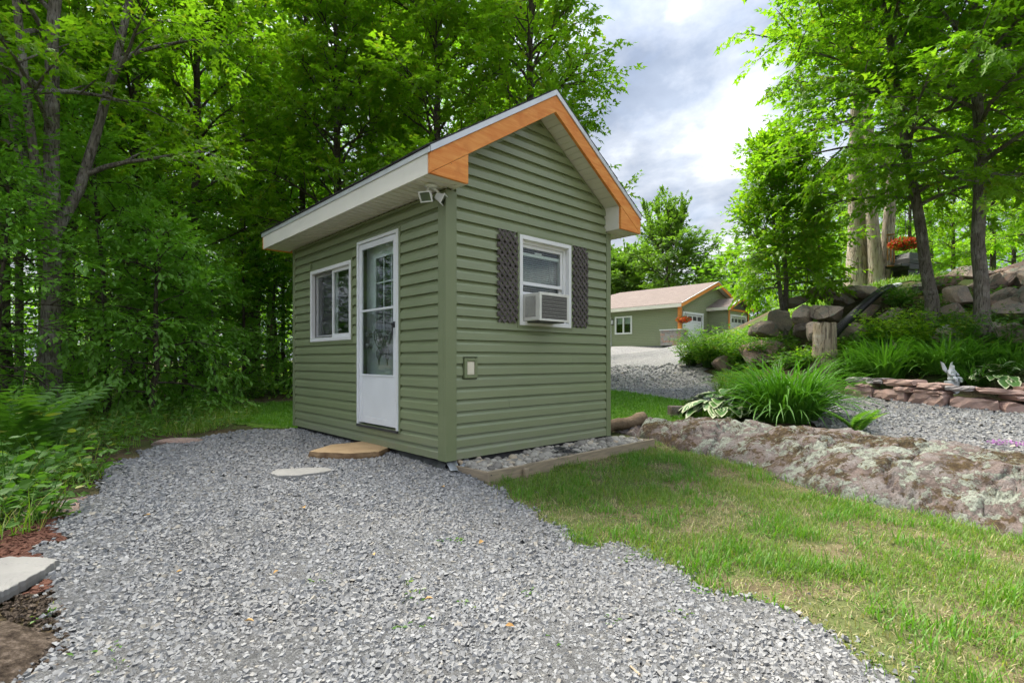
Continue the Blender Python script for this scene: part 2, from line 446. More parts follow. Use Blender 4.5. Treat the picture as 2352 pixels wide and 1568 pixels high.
def ground_mat():
    t = NT('forest_floor'); v = t.coord('Position')
    col = t.ramp(t.noise(v, 3.0, 7, 0.65), [(0.3, (0.035, 0.026, 0.016)), (0.5, (0.075, 0.055, 0.032)), (0.7, (0.13, 0.095, 0.055))])
    col = t.mix(t.ramp(t.noise(v, 0.8, 5), [(0.42, 0.0), (0.62, 0.8)]), col, (0.05, 0.085, 0.018))
    MAT['forest_floor'] = t.done(t.bsdf(col, 0.95, 0.15, t.bump(t.noise(v, 22, 6), 0.8, 0.04)))
    t = NT('lawn_soil'); v = t.coord('Position')
    col = t.ramp(t.noise(v, 9.0, 7, 0.65), [(0.3, (0.075, 0.058, 0.035)), (0.52, (0.145, 0.118, 0.066)), (0.72, (0.215, 0.18, 0.105))])
    col = t.mix(t.ramp(t.noise(v, 2.2, 6), [(0.40, 0.0), (0.58, 0.85)]), col, (0.085, 0.11, 0.034))
    MAT['lawn_soil'] = t.done(t.bsdf(col, 0.95, 0.15, t.bump(t.noise(v, 60, 6), 0.9, 0.02)))
    t = NT('lawn_lush'); v = t.coord('Position')
    col = t.ramp(t.noise(v, 30.0, 6, 0.7), [(0.3, (0.055, 0.12, 0.016)), (0.7, (0.14, 0.25, 0.03))])
    MAT['lawn_lush'] = t.done(t.bsdf(col, 0.95, 0.15, t.bump(t.noise(v, 90, 5), 0.9, 0.02)))
ground_mat()

def granite(name, c1, c2, lichen=0.5, moss=0.5):
    t = NT(name); v = t.coord('Position')
    base = t.mix(t.ramp(t.noise(v, 2.4, 7, 0.65), [(0.35, 0.0), (0.65, 1.0)]), c1, c2)
    base = t.mix(t.ramp(t.noise(v, 5.0, 6, 0.7), [(0.45, 0.0), (0.62, 0.75)]), base, (0.235, 0.225, 0.215))
    base = t.mix(t.ramp(t.noise(v, 85, 4, 0.75), [(0.40, 0.5), (0.56, 0.0)]), base, tuple(0.42 * c for c in c2))
    base = t.mix(t.ramp(t.noise(v, 120, 3, 0.7), [(0.56, 0.0), (0.72, 0.35)]), base, tuple(min(1, 1.7 * c) for c in c1))
    cr = t.voro(t.mix(0.35, v, t.noise(v, 2.0, 5, col=True)), 1.3, 'DISTANCE_TO_EDGE')
    base = t.mix(t.ramp(cr, [(0.0, 0.65), (0.018, 0.0)]), base, (0.045, 0.036, 0.028))
    n1 = t.math('ADD', t.math('MULTIPLY', t.noise(v, 2.6, 6, 0.6, 0.3), 0.55), t.math('MULTIPLY', t.noise(v, 13, 7, 0.72), 0.45))
    a = 0.60 - 0.13 * lichen
    ros = t.ramp(t.voro(t.mix(0.12, v, t.noise(v, 9.0, 5, col=True)), 7.5, 'F1'), [(0.34, 1.0), (0.40, 0.0)])
    n1 = t.math('ADD', n1, t.math('MULTIPLY', ros, 0.055))
    fine = t.ramp(t.noise(v, 55, 5, 0.75), [(0.38, 0.0), (0.46, 1.0)])
    li = t.math('MULTIPLY', t.ramp(n1, [(a, 0.0), (a + 0.018, 0.95)]), fine)
    base = t.mix(li, base, t.ramp(t.noise(v, 30, 5), [(0.3, (0.17, 0.19, 0.15)), (0.5, (0.26, 0.285, 0.235)), (0.72, (0.36, 0.385, 0.33))]))
    g = t.node('ShaderNodeNewGeometry'); sp = t.node('ShaderNodeSeparateXYZ'); t.l.new(g.outputs['Normal'], sp.inputs[0])
    n2 = t.math('ADD', t.math('MULTIPLY', t.noise(v, 1.9, 6, 0.6), 0.5), t.math('MULTIPLY', t.noise(v, 15, 7, 0.75), 0.5))
    b = 0.62 - 0.13 * moss
    mo = t.math('MULTIPLY', t.ramp(n2, [(b, 0.0), (b + 0.03, 0.95)]), t.ramp(sp.outputs['Z'], [(0.10, 0.45), (0.75, 1.0)]))
    base = t.mix(mo, base, t.ramp(t.noise(v, 26, 5), [(0.35, (0.04, 0.028, 0.016)), (0.6, (0.09, 0.062, 0.03)), (0.75, (0.13, 0.125, 0.035))]))
    h = t.math('ADD', t.noise(v, 11, 9, 0.72), t.math('ADD', t.math('MULTIPLY', li, 0.16), t.ramp(cr, [(0.0, -0.4), (0.03, 0.0)])))
    MAT[name] = t.done(t.bsdf(base, 0.94, 0.15, t.bump(t.noise(v, 70, 6, 0.75), 0.6, 0.008, t.bump(h, 0.95, 0.045))))
granite('outcrop_rock', (0.195, 0.150, 0.135), (0.155, 0.126, 0.116), 0.66, 0.9)
granite('boulder_brown', (0.47, 0.37, 0.30), (0.38, 0.30, 0.25), 0.15, 0.1)
granite('boulder_pink', (0.46, 0.30, 0.24), (0.38, 0.265, 0.215), 0.15, 0.1)
granite('boulder_dark', (0.24, 0.19, 0.15), (0.16, 0.125, 0.095), 0.1, 0.4)

def siding_far():
    t = NT('siding_far')
    tc = t.n.new('ShaderNodeTexCoord').outputs['Object']; sp = t.node('ShaderNodeSeparateXYZ'); t.l.new(tc, sp.inputs[0])
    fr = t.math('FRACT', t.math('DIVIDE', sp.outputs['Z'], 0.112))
    col = t.ramp(fr, [(0.0, (0.10, 0.12, 0.07)), (0.12, (0.225, 0.252, 0.15)), (0.7, (0.245, 0.272, 0.165)), (1.0, (0.29, 0.315, 0.21))])  # lap shadow and sky-lit bevel of each course are painted into the colour
    MAT['siding_far'] = t.done(t.bsdf(col, 0.5, 0.5, t.bump(fr, 0.5, 0.01)))
    t = NT('shingle_red'); v = t.coord('Object')
    br = t.node('ShaderNodeTexBrick'); t.l.new(t.coord('UV', (1, 1, 1)), br.inputs['Vector'])
    br.inputs['Color1'].default_value = (0.150, 0.122, 0.110, 1); br.inputs['Color2'].default_value = (0.195, 0.158, 0.144, 1)
    br.inputs['Mortar'].default_value = (0.10, 0.08, 0.072, 1); br.inputs['Scale'].default_value = 1.0
    br.inputs['Mortar Size'].default_value = 0.012; br.inputs['Brick Width'].default_value = 0.3; br.inputs['Row Height'].default_value = 0.14
    col = t.mix(t.ramp(t.noise(v, 2.0, 5), [(0.4, 0.0), (0.65, 0.4)]), br.outputs[0], (0.15, 0.118, 0.105))
    MAT['shingle_red'] = t.done(t.bsdf(col, 0.9, 0.2, t.bump(t.noise(v, 90, 4), 0.3, 0.01)))
siding_far()
plain('shake_grey', (0.15, 0.165, 0.16), (0.11, 0.125, 0.12), 9, 0.8, 0.3, 0.5, 20, 0.02)

def dirt_rock():
    t = NT('dirt_rock'); v = t.coord('Position')
    col = t.ramp(t.noise(v, 26, 8, 0.75), [(0.34, (0.03, 0.022, 0.016)), (0.5, (0.10, 0.076, 0.057)), (0.64, (0.22, 0.175, 0.14))])
    MAT['dirt_rock'] = t.done(t.bsdf(col, 0.95, 0.1, t.bump(t.noise(v, 40, 8, 0.75), 1.0, 0.03)))
dirt_rock()
# ---------------------------------------------------------------- terrain
TH = 0.818342937                       # heading of the shed's gable wall
SV = np.array([math.sin(TH), math.cos(TH)]); SU = np.array([-math.cos(TH), math.sin(TH)])
SC = np.array([-0.594, 4.764])         # shed corner
SW, SL = 2.402, 3.59
def shed_xy(b, a): return SC + SV * b + SU * a

CTRL = np.array([
    (-3, .3, -.22), (0, .3, -.26), (3, .3, -.28), (0, 2, -.225), (-2, 2, -.19), (2, 2, -.25), (-1, 3.5, -.155), (1, 3.5, -.19),
    (-4, 3, -.12), (-.62, 4.74, -.10), (-.19, 4.5, -.15), (1.25, 6.3, -.13), (-3.1, 7.3, -.07), (-1.9, 6.0, -.07), (-1.29, 9.03, .02), (-1.5, 5.0, -.085), (-3, 5.2, -.09),
    (2, 4, -.2), (2.6, 4.5, -.2), (3.2, 3.2, -.22), (1.7, 6.7, -.14), (2.4, 5.6, -.18), (4.0, 2.0, -.22), (7, 1, -.1), (12, 0, 0),
    (3.3, 7.2, .06), (4.5, 6.2, .05), (5.5, 5.4, .04), (6.4, 4, .02), (9, 4, .06), (5, 8, .14), (7, 7, .13), (9, 6, .12), (13, 4, .2),
    (3.2, 8.87, .15), (2.06, 11.3, .26), (2, 8.3, .07), (0, 11, .14), (5, 12.5, .36), (4, 18, .68), (5, 25, 1.12), (8, 36, 1.83), (12, 36, 1.85), (11, 31, 1.7), (0, 25, .8), (0, 36, 1.2),
    (6.1, 9.5, .25), (6.6, 8.4, .19), (7.57, 7.7, .16), (6.7, 10.1, .60), (7.3, 9.0, .58), (8.4, 8.4, .60), (10.5, 7.6, .7),
    (8.5, 9.5, 1.10), (8.4, 10.5, 1.65), (6.3, 10.5, .80), (5.5, 11.6, .62), (6.7, 13, 1.2), (5.6, 14.5, .75), (9, 13, 2.72), (10.6, 14, 3.0), (10.8, 11, 2.55), (10.3, 9.4, 1.5), (7.6, 14.8, 2.0), (8.4, 12.2, 2.35), (7.6, 11.3, 1.45),
    (11, 20, 3.3), (14, 15, 3.2), (20, 15, 3.4), (15, 25, 3.4), (20, 35, 4), (30, 30, 4.5), (8.5, 22, 1.9), (7.5, 18, 1.5), (13, 9, 2.3), (15, 6, 1.3), (25, 5, 2.0),
    (-6, 7, -.08), (-10, 7, -.1), (-5, 11, .0), (-3, 13, .05), (-10, 15, 0), (-15, 25, 0), (-30, 30, 0), (-30, 5, -.1), (-5, 30, .4), (-15, -5, -.2), (10, -5, -.2), (0, -6, -.3),
    (0, 60, 1.8), (20, 60, 3.0), (-40, 60, .5), (50, 40, 5), (45, 0, 2.0), (-45, -10, -.2), (-60, 30, 0), (60, 60, 5),
], dtype=float)
def _tps(d2): return np.where(d2 > 0, 0.5 * d2 * np.log(np.maximum(d2, 1e-12)), 0.0)
_P = CTRL[:, :2]; _n = len(_P)
_K = _tps(((_P[:, None] - _P[None]) ** 2).sum(-1)) + np.eye(_n) * 0.02
_A = np.zeros((_n + 3, _n + 3)); _A[:_n, :_n] = _K; _A[:_n, _n] = 1; _A[:_n, _n + 1:] = _P; _A[_n, :_n] = 1; _A[_n + 1:, :_n] = _P.T
_W = np.linalg.solve(_A, np.concatenate([CTRL[:, 2], np.zeros(3)]))
def G(x, y):
    x = np.asarray(x, float); y = np.asarray(y, float); sh = x.shape
    q = np.stack([np.clip(x.ravel(), -58, 58), np.clip(y.ravel(), -9, 62)], 1)
    out = np.empty(len(q))
    for i in range(0, len(q), 20000):
        p = q[i:i + 20000]
        out[i:i + 20000] = _tps(((p[:, None] - _P[None]) ** 2).sum(-1)) @ _W[:_n] + _W[_n] + p @ _W[_n + 1:]
    out = out.reshape(sh)
    return out if sh else float(out)

def ray(px, py): return np.array([(px - CX_PX) / F_PX, 1.0, -(py - HOR_PX) / F_PX])
def at(px, py, Y):
    r = ray(px, py); return Vector((r[0] * Y, Y, CAM_Z + r[2] * Y))
def hit(px, py, off=0.0):
    """where the ray through a photo pixel meets the ground"""
    r = ray(px, py); ys = np.concatenate([np.arange(1.0, 16, 0.03), np.arange(16, 60, 0.15)])
    z = CAM_Z + r[2] * ys; g = G(r[0] * ys, ys) + off
    k = np.where(z <= g)[0]
    Y = ys[k[0]] if len(k) else 60.0
    return np.array([r[0] * Y, Y])
def gpt(px, py): 
    q = hit(px, py); return Vector((q[0], q[1], G(q[0], q[1])))
def onground(x, y, dz=0.0): return Vector((x, y, G(x, y) + dz))

def sheet(name, xs, ys, mat, dz=0.0, mask=None, rough=0.0):
    X, Y = np.meshgrid(xs, ys); Z = G(X, Y) + dz
    if rough: Z = Z + np.array([mnoise.noise((a * 2.3, b * 2.3, 4.0)) for a, b in zip(X.ravel(), Y.ravel())]).reshape(Z.shape) * rough
    nx, ny = len(xs), len(ys)
    i, j = np.meshgrid(np.arange(nx - 1), np.arange(ny - 1))
    F = np.stack([j * nx + i, j * nx + i + 1, (j + 1) * nx + i + 1, (j + 1) * nx + i], -1).reshape(-1, 4)
    V = np.stack([X, Y, Z], -1).reshape(-1, 3)
    if mask is not None:
        c = V[F].mean(1); F = F[mask(c[:, 0], c[:, 1])]
        used = np.unique(F); re = np.full(len(V), -1); re[used] = np.arange(len(used)); V = V[used]; F = re[F]
    return mobj(name, np_mesh(name, V, F, True, mat))

def inpoly(poly, x, y):
    poly = np.asarray(poly); x = np.asarray(x); y = np.asarray(y)
    r = np.zeros(x.shape, bool); j = len(poly) - 1
    for i in range(len(poly)):
        xi, yi = poly[i]; xj, yj = poly[j]
        c = ((yi > y) != (yj > y)) & (x < (xj - xi) * (y - yi) / (yj - yi + 1e-12) + xi)
        r ^= c; j = i
    return r
def wob(x, y, amp=0.06, f=2.2):
    """shift sample points a little so that edges wander"""
    return x + amp * np.sin(y * f * 2.1 + np.sin(x * f) * 2) + amp * 0.5 * np.sin(y * f * 7.3 + x * 5), y + amp * np.sin(x * f * 1.9 + 1.3) + amp * 0.5 * np.sin(x * f * 8.1 + y * 4)

def spaced(a, b, s): return np.arange(a, b + 1e-6, s)
gx = np.concatenate([[-220, -150, -100, -70], spaced(-50, -16, 2), spaced(-14, 14, .2), spaced(15, 40, 1.0), [50, 70, 100, 150, 220]])
gy = np.concatenate([[-60, -30], spaced(-10, -1, 1.5), spaced(0, 16, .2), spaced(17, 45, 1.0), [50, 60, 80, 120, 180, 300, 420]])
tag(sheet('ground', gx, gy, MAT['forest_floor'], -0.014, rough=0.010), 'dark leafy soil of the wood and banks', kind='structure')

PATH = [hit(*p) for p in ((110, 1568), (108, 1400), (135, 1290), (195, 1150), (250, 1085), (300, 1050), (380, 1025), (450, 1008), (560, 993), (690, 988))]
PATH += [shed_xy(.25, 3.62), shed_xy(.25, .25), shed_xy(.02, -.02), shed_xy(.15, -.47)]
PATH += [hit(*p) for p in ((1150, 1125), (1200, 1180), (1300, 1240), (1400, 1268), (1500, 1290), (1700, 1382), (1950, 1500), (2060, 1568))]
PATH += [np.array([1.9, .6]), np.array([-1.3, .6])]
PATH = np.array(PATH)
LAWN = [hit(*p) for p in ((2060, 1568), (1950, 1500), (1700, 1382), (1500, 1290), (1400, 1268), (1300, 1240), (1200, 1180), (1150, 1125))]
LAWN += [shed_xy(.15, -.47), shed_xy(2.75, -.40), np.array([1.75, 7.0])]
LAWN += [hit(*p) for p in ((1600, 1045), (1750, 1085), (1870, 1130), (2100, 1180), (2352, 1245))] + [np.array([4.2, 2.6]), np.array([4.5, .6]), np.array([1.9, .6])]
LAWN = np.array(LAWN)
DRIVE = np.array([(2.0, 11.45), (2.6, 10.2), (3.25, 8.9), (3.75, 7.5), (3.95, 6.6), (4.5, 5.6), (5.0, 4.4), (6.0, 2.6), (14, 2.0), (14, 5.5), (10, 6.9), (7.62, 7.78), (6.7, 8.4), (6.2, 9.5), (5.2, 10.6), (4.9, 12),
                  (5.4, 15), (6.6, 19), (8.5, 25), (11.5, 30), (18, 33), (16, 38), (4, 48), (-4, 44), (-3, 30), (-1, 20), (1, 14)])
BACKLAWN = np.array([(1.4, 7.6), (2.3, 7.6), (3.9, 7.6), (3.25, 8.9), (2.6, 10.2), (2.0, 11.45), (1, 14), (-1, 20), (-1.5, 20), (-2.5, 12.8), (-4.6, 11.4), (-5.6, 10.3), (-5.0, 9.0), (-4.2, 8.1), (-3.1, 7.5), (-1.2, 9.1)])
HILLLAWN = np.array([(7.6, 13.2), (9.0, 12.6), (10.4, 12.2), (12, 12.6), (18, 13), (22, 20), (14, 24), (9, 19), (7.4, 15)])
tag(sheet('gravel_path', spaced(-5.4, 2.2, .06), spaced(.5, 8.6, .06), MAT['gravel_bed'], 0.016, lambda x, y: inpoly(PATH, *wob(x, y, .08)), .008), 'grey crushed stone path in front of the green shed', kind='structure')
tag(sheet('lawn', spaced(-.4, 5, .07), spaced(.5, 8, .07), MAT['lawn_soil'], 0.002, lambda x, y: inpoly(LAWN, *wob(x, y, .08)) | (inpoly(LAWN, x + .12, y + .12) & (y < 6)), .012), 'patchy thin lawn beside the pebble bed', kind='structure')
tag(sheet('gravel_drive', spaced(-5, 19, .16), spaced(1.9, 49, .16), MAT['drive_bed'], 0.014, lambda x, y: inpoly(DRIVE, *wob(x, y, .1, .8))), 'pale gravel drive climbing to the garage', kind='structure')
tag(sheet('lawn_behind_shed', spaced(-6, 5, .12), spaced(7.2, 20, .12), MAT['lawn_lush'], -0.004, lambda x, y: inpoly(BACKLAWN, *wob(x, y, .1, .8)) & ~inpoly(DRIVE, *wob(x, y, .1, .8)), .01), 'lush mown grass round the back of the shed', kind='structure')
tag(sheet('hill_lawn', spaced(6, 23, .25), spaced(12, 25, .25), MAT['lawn_lush'], 0.004, lambda x, y: inpoly(HILLLAWN, *wob(x, y, .2, .6))), 'grass terrace on top of the boulder bank', kind='structure')

# ---------------------------------------------------------------- scattering helpers
def scatter(poly, n, keep=None, seed=1):
    r = np.random.default_rng(seed); lo, hi = poly.min(0), poly.max(0)
    P = np.empty((0, 2))
    while len(P) < n:
        q = lo + r.random((n * 2, 2)) * (hi - lo)
        q = q[inpoly(poly, *wob(q[:, 0], q[:, 1], .08))]
        if keep is not None: q = q[r.random(len(q)) < keep(q[:, 0], q[:, 1])]
        P = np.concatenate([P, q])
    return P[:n]
CUBE = np.array([(-1, -1, -1), (1, -1, -1), (1, 1, -1), (-1, 1, -1), (-1, -1, 1), (1, -1, 1), (1, 1, 1), (-1, 1, 1)], float)
CUBEF = np.array([(0, 3, 2, 1), (4, 5, 6, 7), (0, 1, 5, 4), (1, 2, 6, 5), (2, 3, 7, 6), (3, 0, 4, 7)])
def rotmats(r, n, tilt):
    az = r.random(n) * 2 * np.pi; ca, sa = np.cos(az), np.sin(az)
    tx, ty = r.normal(0, tilt, n), r.normal(0, tilt, n)
    Rz = np.zeros((n, 3, 3)); Rz[:, 0, 0] = ca; Rz[:, 0, 1] = -sa; Rz[:, 1, 0] = sa; Rz[:, 1, 1] = ca; Rz[:, 2, 2] = 1
    Rx = np.zeros((n, 3, 3)); Rx[:, 0, 0] = 1; Rx[:, 1, 1] = np.cos(tx); Rx[:, 1, 2] = -np.sin(tx); Rx[:, 2, 1] = np.sin(tx); Rx[:, 2, 2] = np.cos(tx)
    Ry = np.zeros((n, 3, 3)); Ry[:, 1, 1] = 1; Ry[:, 0, 0] = np.cos(ty); Ry[:, 0, 2] = np.sin(ty); Ry[:, 2, 0] = -np.sin(ty); Ry[:, 2, 2] = np.cos(ty)
    return np.einsum('nij,njk,nkl->nil', Ry, Rx, Rz)
def stones(name, P, size, mat, seed=3, flat=(.45, .85), tilt=.5, lift=.3, kind='stuff', zoff=0.012, jit=.28, edge=0.0):
    r = np.random.default_rng(seed); n = len(P)
    S = size * np.clip(np.exp(r.normal(-.05, .30, n)), .45, 1.6) * .5
    P = P + r.normal(0, edge, P.shape)
    sc = np.stack([S * r.uniform(.8, 1.35, n), S * r.uniform(.6, 1.0, n), S * r.uniform(*flat, n)], 1)
    V = CUBE[None] * (1 + r.uniform(-jit, jit, (n, 8, 3)))
    V[:, 4:, :2] *= r.uniform(.5, .95, (n, 1, 1))
    V = np.einsum('nij,nvj->nvi', rotmats(r, n, tilt), V * sc[:, None])
    z = G(P[:, 0], P[:, 1]) + zoff + S * lift * r.uniform(.2, 1.6, n)
    V += np.stack([P[:, 0], P[:, 1], z], 1)[:, None]
    F = (CUBEF[None, 1:] + (np.arange(n) * 8)[:, None, None]).reshape(-1, 4)
    return mobj(name, np_mesh(name, V.reshape(-1, 3), F, False, mat))
def dcam(x, y): return np.hypot(x, y)
P = scatter(PATH, 69000, lambda x, y: np.clip((2.6 / np.maximum(dcam(x, y), 1.2)) ** 1.35, 0, 1), 11)
dd = dcam(P[:, 0], P[:, 1])
o = stones('gravel', P, np.clip(.0112 + .0020 * dd, .0132, .030), MAT['gravel_stone'], 12, edge=.035)
tag(o, 'loose grey crushed stone chips lying on the path', 'gravel', kind='stuff')
BEDEDGE = lambda x, y: np.clip((6.0 / np.maximum(dcam(x, y), 3)) ** 2.2, 0, 1)
DR2 = np.array([(3.0, 10.2), (3.25, 8.9), (3.8, 7.5), (4.0, 6.6), (4.6, 5.6), (5.1, 4.4), (9.5, 3.2), (10, 6.9), (7.62, 7.78), (6.7, 8.4), (6.2, 9.5), (5.2, 10.6), (4.9, 12), (5.4, 16), (3, 20), (0.5, 17), (2.2, 11.6)])
P = scatter(DR2, 18000, BEDEDGE, 21)
o = stones('gravel', P, np.clip(.008 + .0024 * dcam(P[:, 0], P[:, 1]), .018, .05), MAT['drive_stone'], 22)
tag(o, 'pale loose chips on the gravel drive beyond the rock', 'gravel', kind='stuff')
# stray chips at the edge of the lawn
P = scatter(LAWN, 140, lambda x, y: np.exp(-np.clip(np.array([np.min(np.hypot(PATH[:, 0] - a, PATH[:, 1] - b)) for a, b in zip(x, y)]), 0, 3) / .12) * 2, 23)
stones('gravel', P, .015, MAT['gravel_stone'], 24, zoff=-.002).update_tag()
tag(COL.objects[-1], 'stray grey chips scattered into the lawn edge', 'gravel', kind='stuff')

# grass
def unit(a): return a / np.maximum(np.linalg.norm(a, axis=-1, keepdims=True), 1e-9)
def leaf_arrays(P, D, N, S, tv, tf, wid=None):
    D = unit(D); B = unit(np.cross(N, D)); N = np.cross(D, B)
    n, k = len(P), len(tv)
    W = S if wid is None else wid
    V = P[:, None] + (S[:, None, None] * tv[None, :, 0:1]) * D[:, None] + (W[:, None, None] * tv[None, :, 1:2]) * B[:, None] + (S[:, None, None] * tv[None, :, 2:3]) * N[:, None]
    F = (tf[None] + (np.arange(n) * k)[:, None, None]).reshape(-1, tf.shape[1])
    return V.reshape(-1, 3), F
BLADE_V = np.array([(0, -.5, 0), (0, .5, 0), (.5, .42, .06), (.5, -.42, .06), (1, 0, .30)], float)
BLADE_F = np.array([(0, 1, 2), (0, 2, 3), (3, 2, 4)])
def grass(name, P, length, width, mat, seed, lean=.45, dz=0.008):
    r = np.random.default_rng(seed); n = len(P)
    az = r.random(n) * 2 * np.pi; ln = np.abs(r.normal(0, lean, n))
    D = np.stack([np.cos(az) * np.sin(ln), np.sin(az) * np.sin(ln), np.cos(ln)], 1)
    N = np.stack([np.cos(az), np.sin(az), np.zeros(n)], 1) + 1e-3
    S = length * np.exp(r.normal(0, .3, n)); W = width * r.uniform(.7, 1.3, n)
    Z = G(P[:, 0], P[:, 1]) + dz
    V, F = leaf_arrays(np.stack([P[:, 0], P[:, 1], Z], 1), D, N, S, BLADE_V, BLADE_F, W)
    return mobj(name, np_mesh(name, V, F, False, mat))
def patch(x, y, f=1.6, s=0.0, lo=.42, hi=.6):
    v = np.array([mnoise.fractal((a * f, b * f, s), 1.0, 2.0, 4) for a, b in zip(x, y)]) * .5 + .5
    return np.clip((v - lo) / (hi - lo), 0.0, 1)
lawnkeep = lambda x, y: (patch(x, y, 1.5, 3.0, .40, .60) * .9 + .10) * np.clip((3.2 / np.maximum(dcam(x, y), 2)) ** .8, 0, 1)
P = scatter(LAWN, 54000, lawnkeep, 31); P = P + np.random.default_rng(5).normal(0, .05, P.shape); P = P[~inpoly(np.array([shed_xy(*q) for q in ((.09, .02), (.09, -.46), (2.78, -.41), (2.78, .3), (.09, .3))]), P[:, 0], P[:, 1])]
tag(grass('grass', P, (.028 + .018 * patch(P[:, 0], P[:, 1], 1.5, 3.0)), .0038, MAT['grass_blade'], 32, .6), 'thin green blades of the patchy lawn', 'grass', kind='stuff')
P = scatter(LAWN, 16000, lambda x, y: 1 - .75 * patch(x, y, 1.5, 3.0, .38, .62), 33)
tag(grass('grass', P, .034, .0042, MAT['grass_dry'], 34, 1.15), 'dry straw blades in the bare lawn patches', 'grass', kind='stuff')
P = scatter(LAWN, 7000, lambda x, y: patch(x, y, 2.6, 9.0, .56, .66), 35)
tag(grass('grass', P, .075, .006, MAT['grass_lush'], 36, .5), 'taller lush green tufts dotted over the lawn', 'grass', kind='stuff')
vis = lambda x, y: (((y > 7.4) & (x > 1.2)) | (x < -2.2)) * np.clip((9 / np.maximum(dcam(x, y), 5)) ** 1.5, 0, 1)
P = scatter(BACKLAWN, 32000, vis, 37)
P = P[~inpoly(DRIVE, *wob(P[:, 0], P[:, 1], .1, .8))]
tag(grass('grass', P, .055, .009, MAT['grass_lush'], 38, .45), 'lush mown grass behind the shed', 'grass', kind='stuff')
P = scatter(HILLLAWN, 12000, lambda x, y: np.clip((13.6 / np.maximum(y, 12)) ** 5, 0, 1), 39)
tag(grass('grass', P, .10, .018, MAT['grass_blade'], 40, .5), 'longer grass along the edge of the hill terrace', 'grass', kind='stuff')
# ---------------------------------------------------------------- the shed (local x along the gable wall, y along the door wall)
RZ = math.atan2(SV[1], SV[0])
shed = empty('garden_shed', (SC[0], SC[1], 0.0), RZ)
tag(shed, 'small green vinyl sided shed with orange gable boards and a white storm door', 'shed')
HS = 2.47                       # soffit height
EAVE, RAKE, RBACK = 0.352, 0.25, 0.30
RIDGE = SW / 2
ZTIP, ZPEAK = 2.693, 3.697      # top of the drip edge at the eave and the ridge
SLOPE = (ZPEAK - ZTIP) / (RIDGE + EAVE)
def roof_top(x): return ZPEAK - SLOPE * abs(x - RIDGE)
def gable_top(x): return roof_top(x) - 0.235
COURSE = 0.1105
PROFILE = [(0.000, 0.0), (0.0300, 0.0), (0.0293, 0.005), (0.0280, 0.062), (0.0252, 0.069), (0.0080, 0.094), (0.0025, 0.1135)]

def board_mesh(zb, za, zt, spans, wall):
    """one run of dutch-lap siding from za to zt; spans: list of (lo(z), hi(z)); wall: 'gable' or 'side'"""
    pts = [(o, z) for o, z in PROFILE]
    def at_z(z):
        for (o0, z0), (o1, z1) in zip(PROFILE[1:], PROFILE[2:]):
            if z0 <= z <= z1: return o0 + (o1 - o0) * (z - z0) / max(z1 - z0, 1e-9)
        return PROFILE[-1][0]
    lo, hi = za - zb, zt - zb
    prof = [(at_z(max(lo, 0.0)), lo)] + [(o, z) for o, z in PROFILE[2:] if lo + 1e-4 < z < hi - 1e-4] + [(at_z(min(hi, .1135)), hi)]
    prof = [(0.0, lo)] + prof + [(0.0, hi)]
    mb = MB()
    for l, h in spans:
        n = len(prof)
        if wall == 'gable':
            A = [(l(zb + z), -o, zb + z) for o, z in prof]; B = [(h(zb + z), -o, zb + z) for o, z in prof]
            mb.add(A + B, [tuple(range(n)), tuple(range(2 * n - 1, n - 1, -1))] + [(i, n + i, n + (i + 1) % n, (i + 1) % n) for i in range(n)])
        else:
            A = [(-o, l(zb + z), zb + z) for o, z in prof]; B = [(-o, h(zb + z), zb + z) for o, z in prof]
            mb.add(A + B, [tuple(range(n - 1, -1, -1)), tuple(range(n, 2 * n))] + [(i, (i + 1) % n, n + (i + 1) % n, n + i) for i in range(n)])
    return mb

def clad(parent, wall, x0, x1, ztop, openings, limit=None, seams=()):
    k = 0
    while k * COURSE < ztop - 0.01:
        zb = k * COURSE; zt = min(zb + COURSE + 0.003, ztop)
        if limit: L0, H0 = (lambda z: max(x0, limit(z)[0])), (lambda z: min(x1, limit(z)[1]))
        else: L0, H0 = (lambda z: x0), (lambda z: x1)
        if H0(zt) - L0(zt) < 0.02:
            k += 1; continue
        br = sorted({zb, zt} | {z for o in openings for z in (o[2], o[3]) if zb + .004 < z < zt - .004})
        full = [o for o in openings if o[2] <= zb + .004 and o[3] >= zt - .004]
        cuts = sorted(full) + [(s, s + .0015, 0, 9) for s, ks in seams if k in ks]
        cuts.sort()
        edges = []; a = None
        for c in cuts + [None]:
            edges.append((a, None if c is None else c[0])); a = None if c is None else c[1]
        for (ea, eb) in edges:
            pieces = []
            for q in range(len(br) - 1):
                za, zz = br[q], br[q + 1]
                xs = L0 if ea is None else (lambda z, e=ea: max(e, L0(z))); xe = H0 if eb is None else (lambda z, e=eb: min(e, H0(z)))
                part = [o for o in openings if o not in full and o[2] < zz - .003 and o[3] > za + .003]
                part = sorted(o for o in part if o[0] > (ea if ea is not None else -9) - .01 and o[1] < (eb if eb is not None else 99) + .01)
                spans = []; cur = xs
                for o in part:
                    spans.append((cur, lambda z, e=o[0]: e)); cur = lambda z, e=o[1]: e
                spans.append((cur, xe))
                for l, hh in spans:
                    a0, a1 = l((za + zz) / 2), hh((za + zz) / 2)
                    if a1 - a0 > .004: pieces.append((q, a0, a1, board_mesh(zb, za, zz, [(l, hh)], wall)))
            groups = []
            for pc in pieces:                      # pieces that touch make one board
                hits = [gp for gp in groups if any(abs(p[0] - pc[0]) == 1 and min(p[2], pc[2]) - max(p[1], pc[1]) > .01 for p in gp)]
                new = [pc]
                for gp in hits: new += gp; groups.remove(gp)
                groups.append(new)
            for gp in groups:
                mb = MB()
                for p in gp: mb.add(p[3].v, p[3].f)
                bo = mb.build('siding_board', MAT['siding_green'], parent)
                bo.location = (random.uniform(-.0008, .0008), random.uniform(-.0008, .0008), random.uniform(-.0006, .0006))
        k += 1

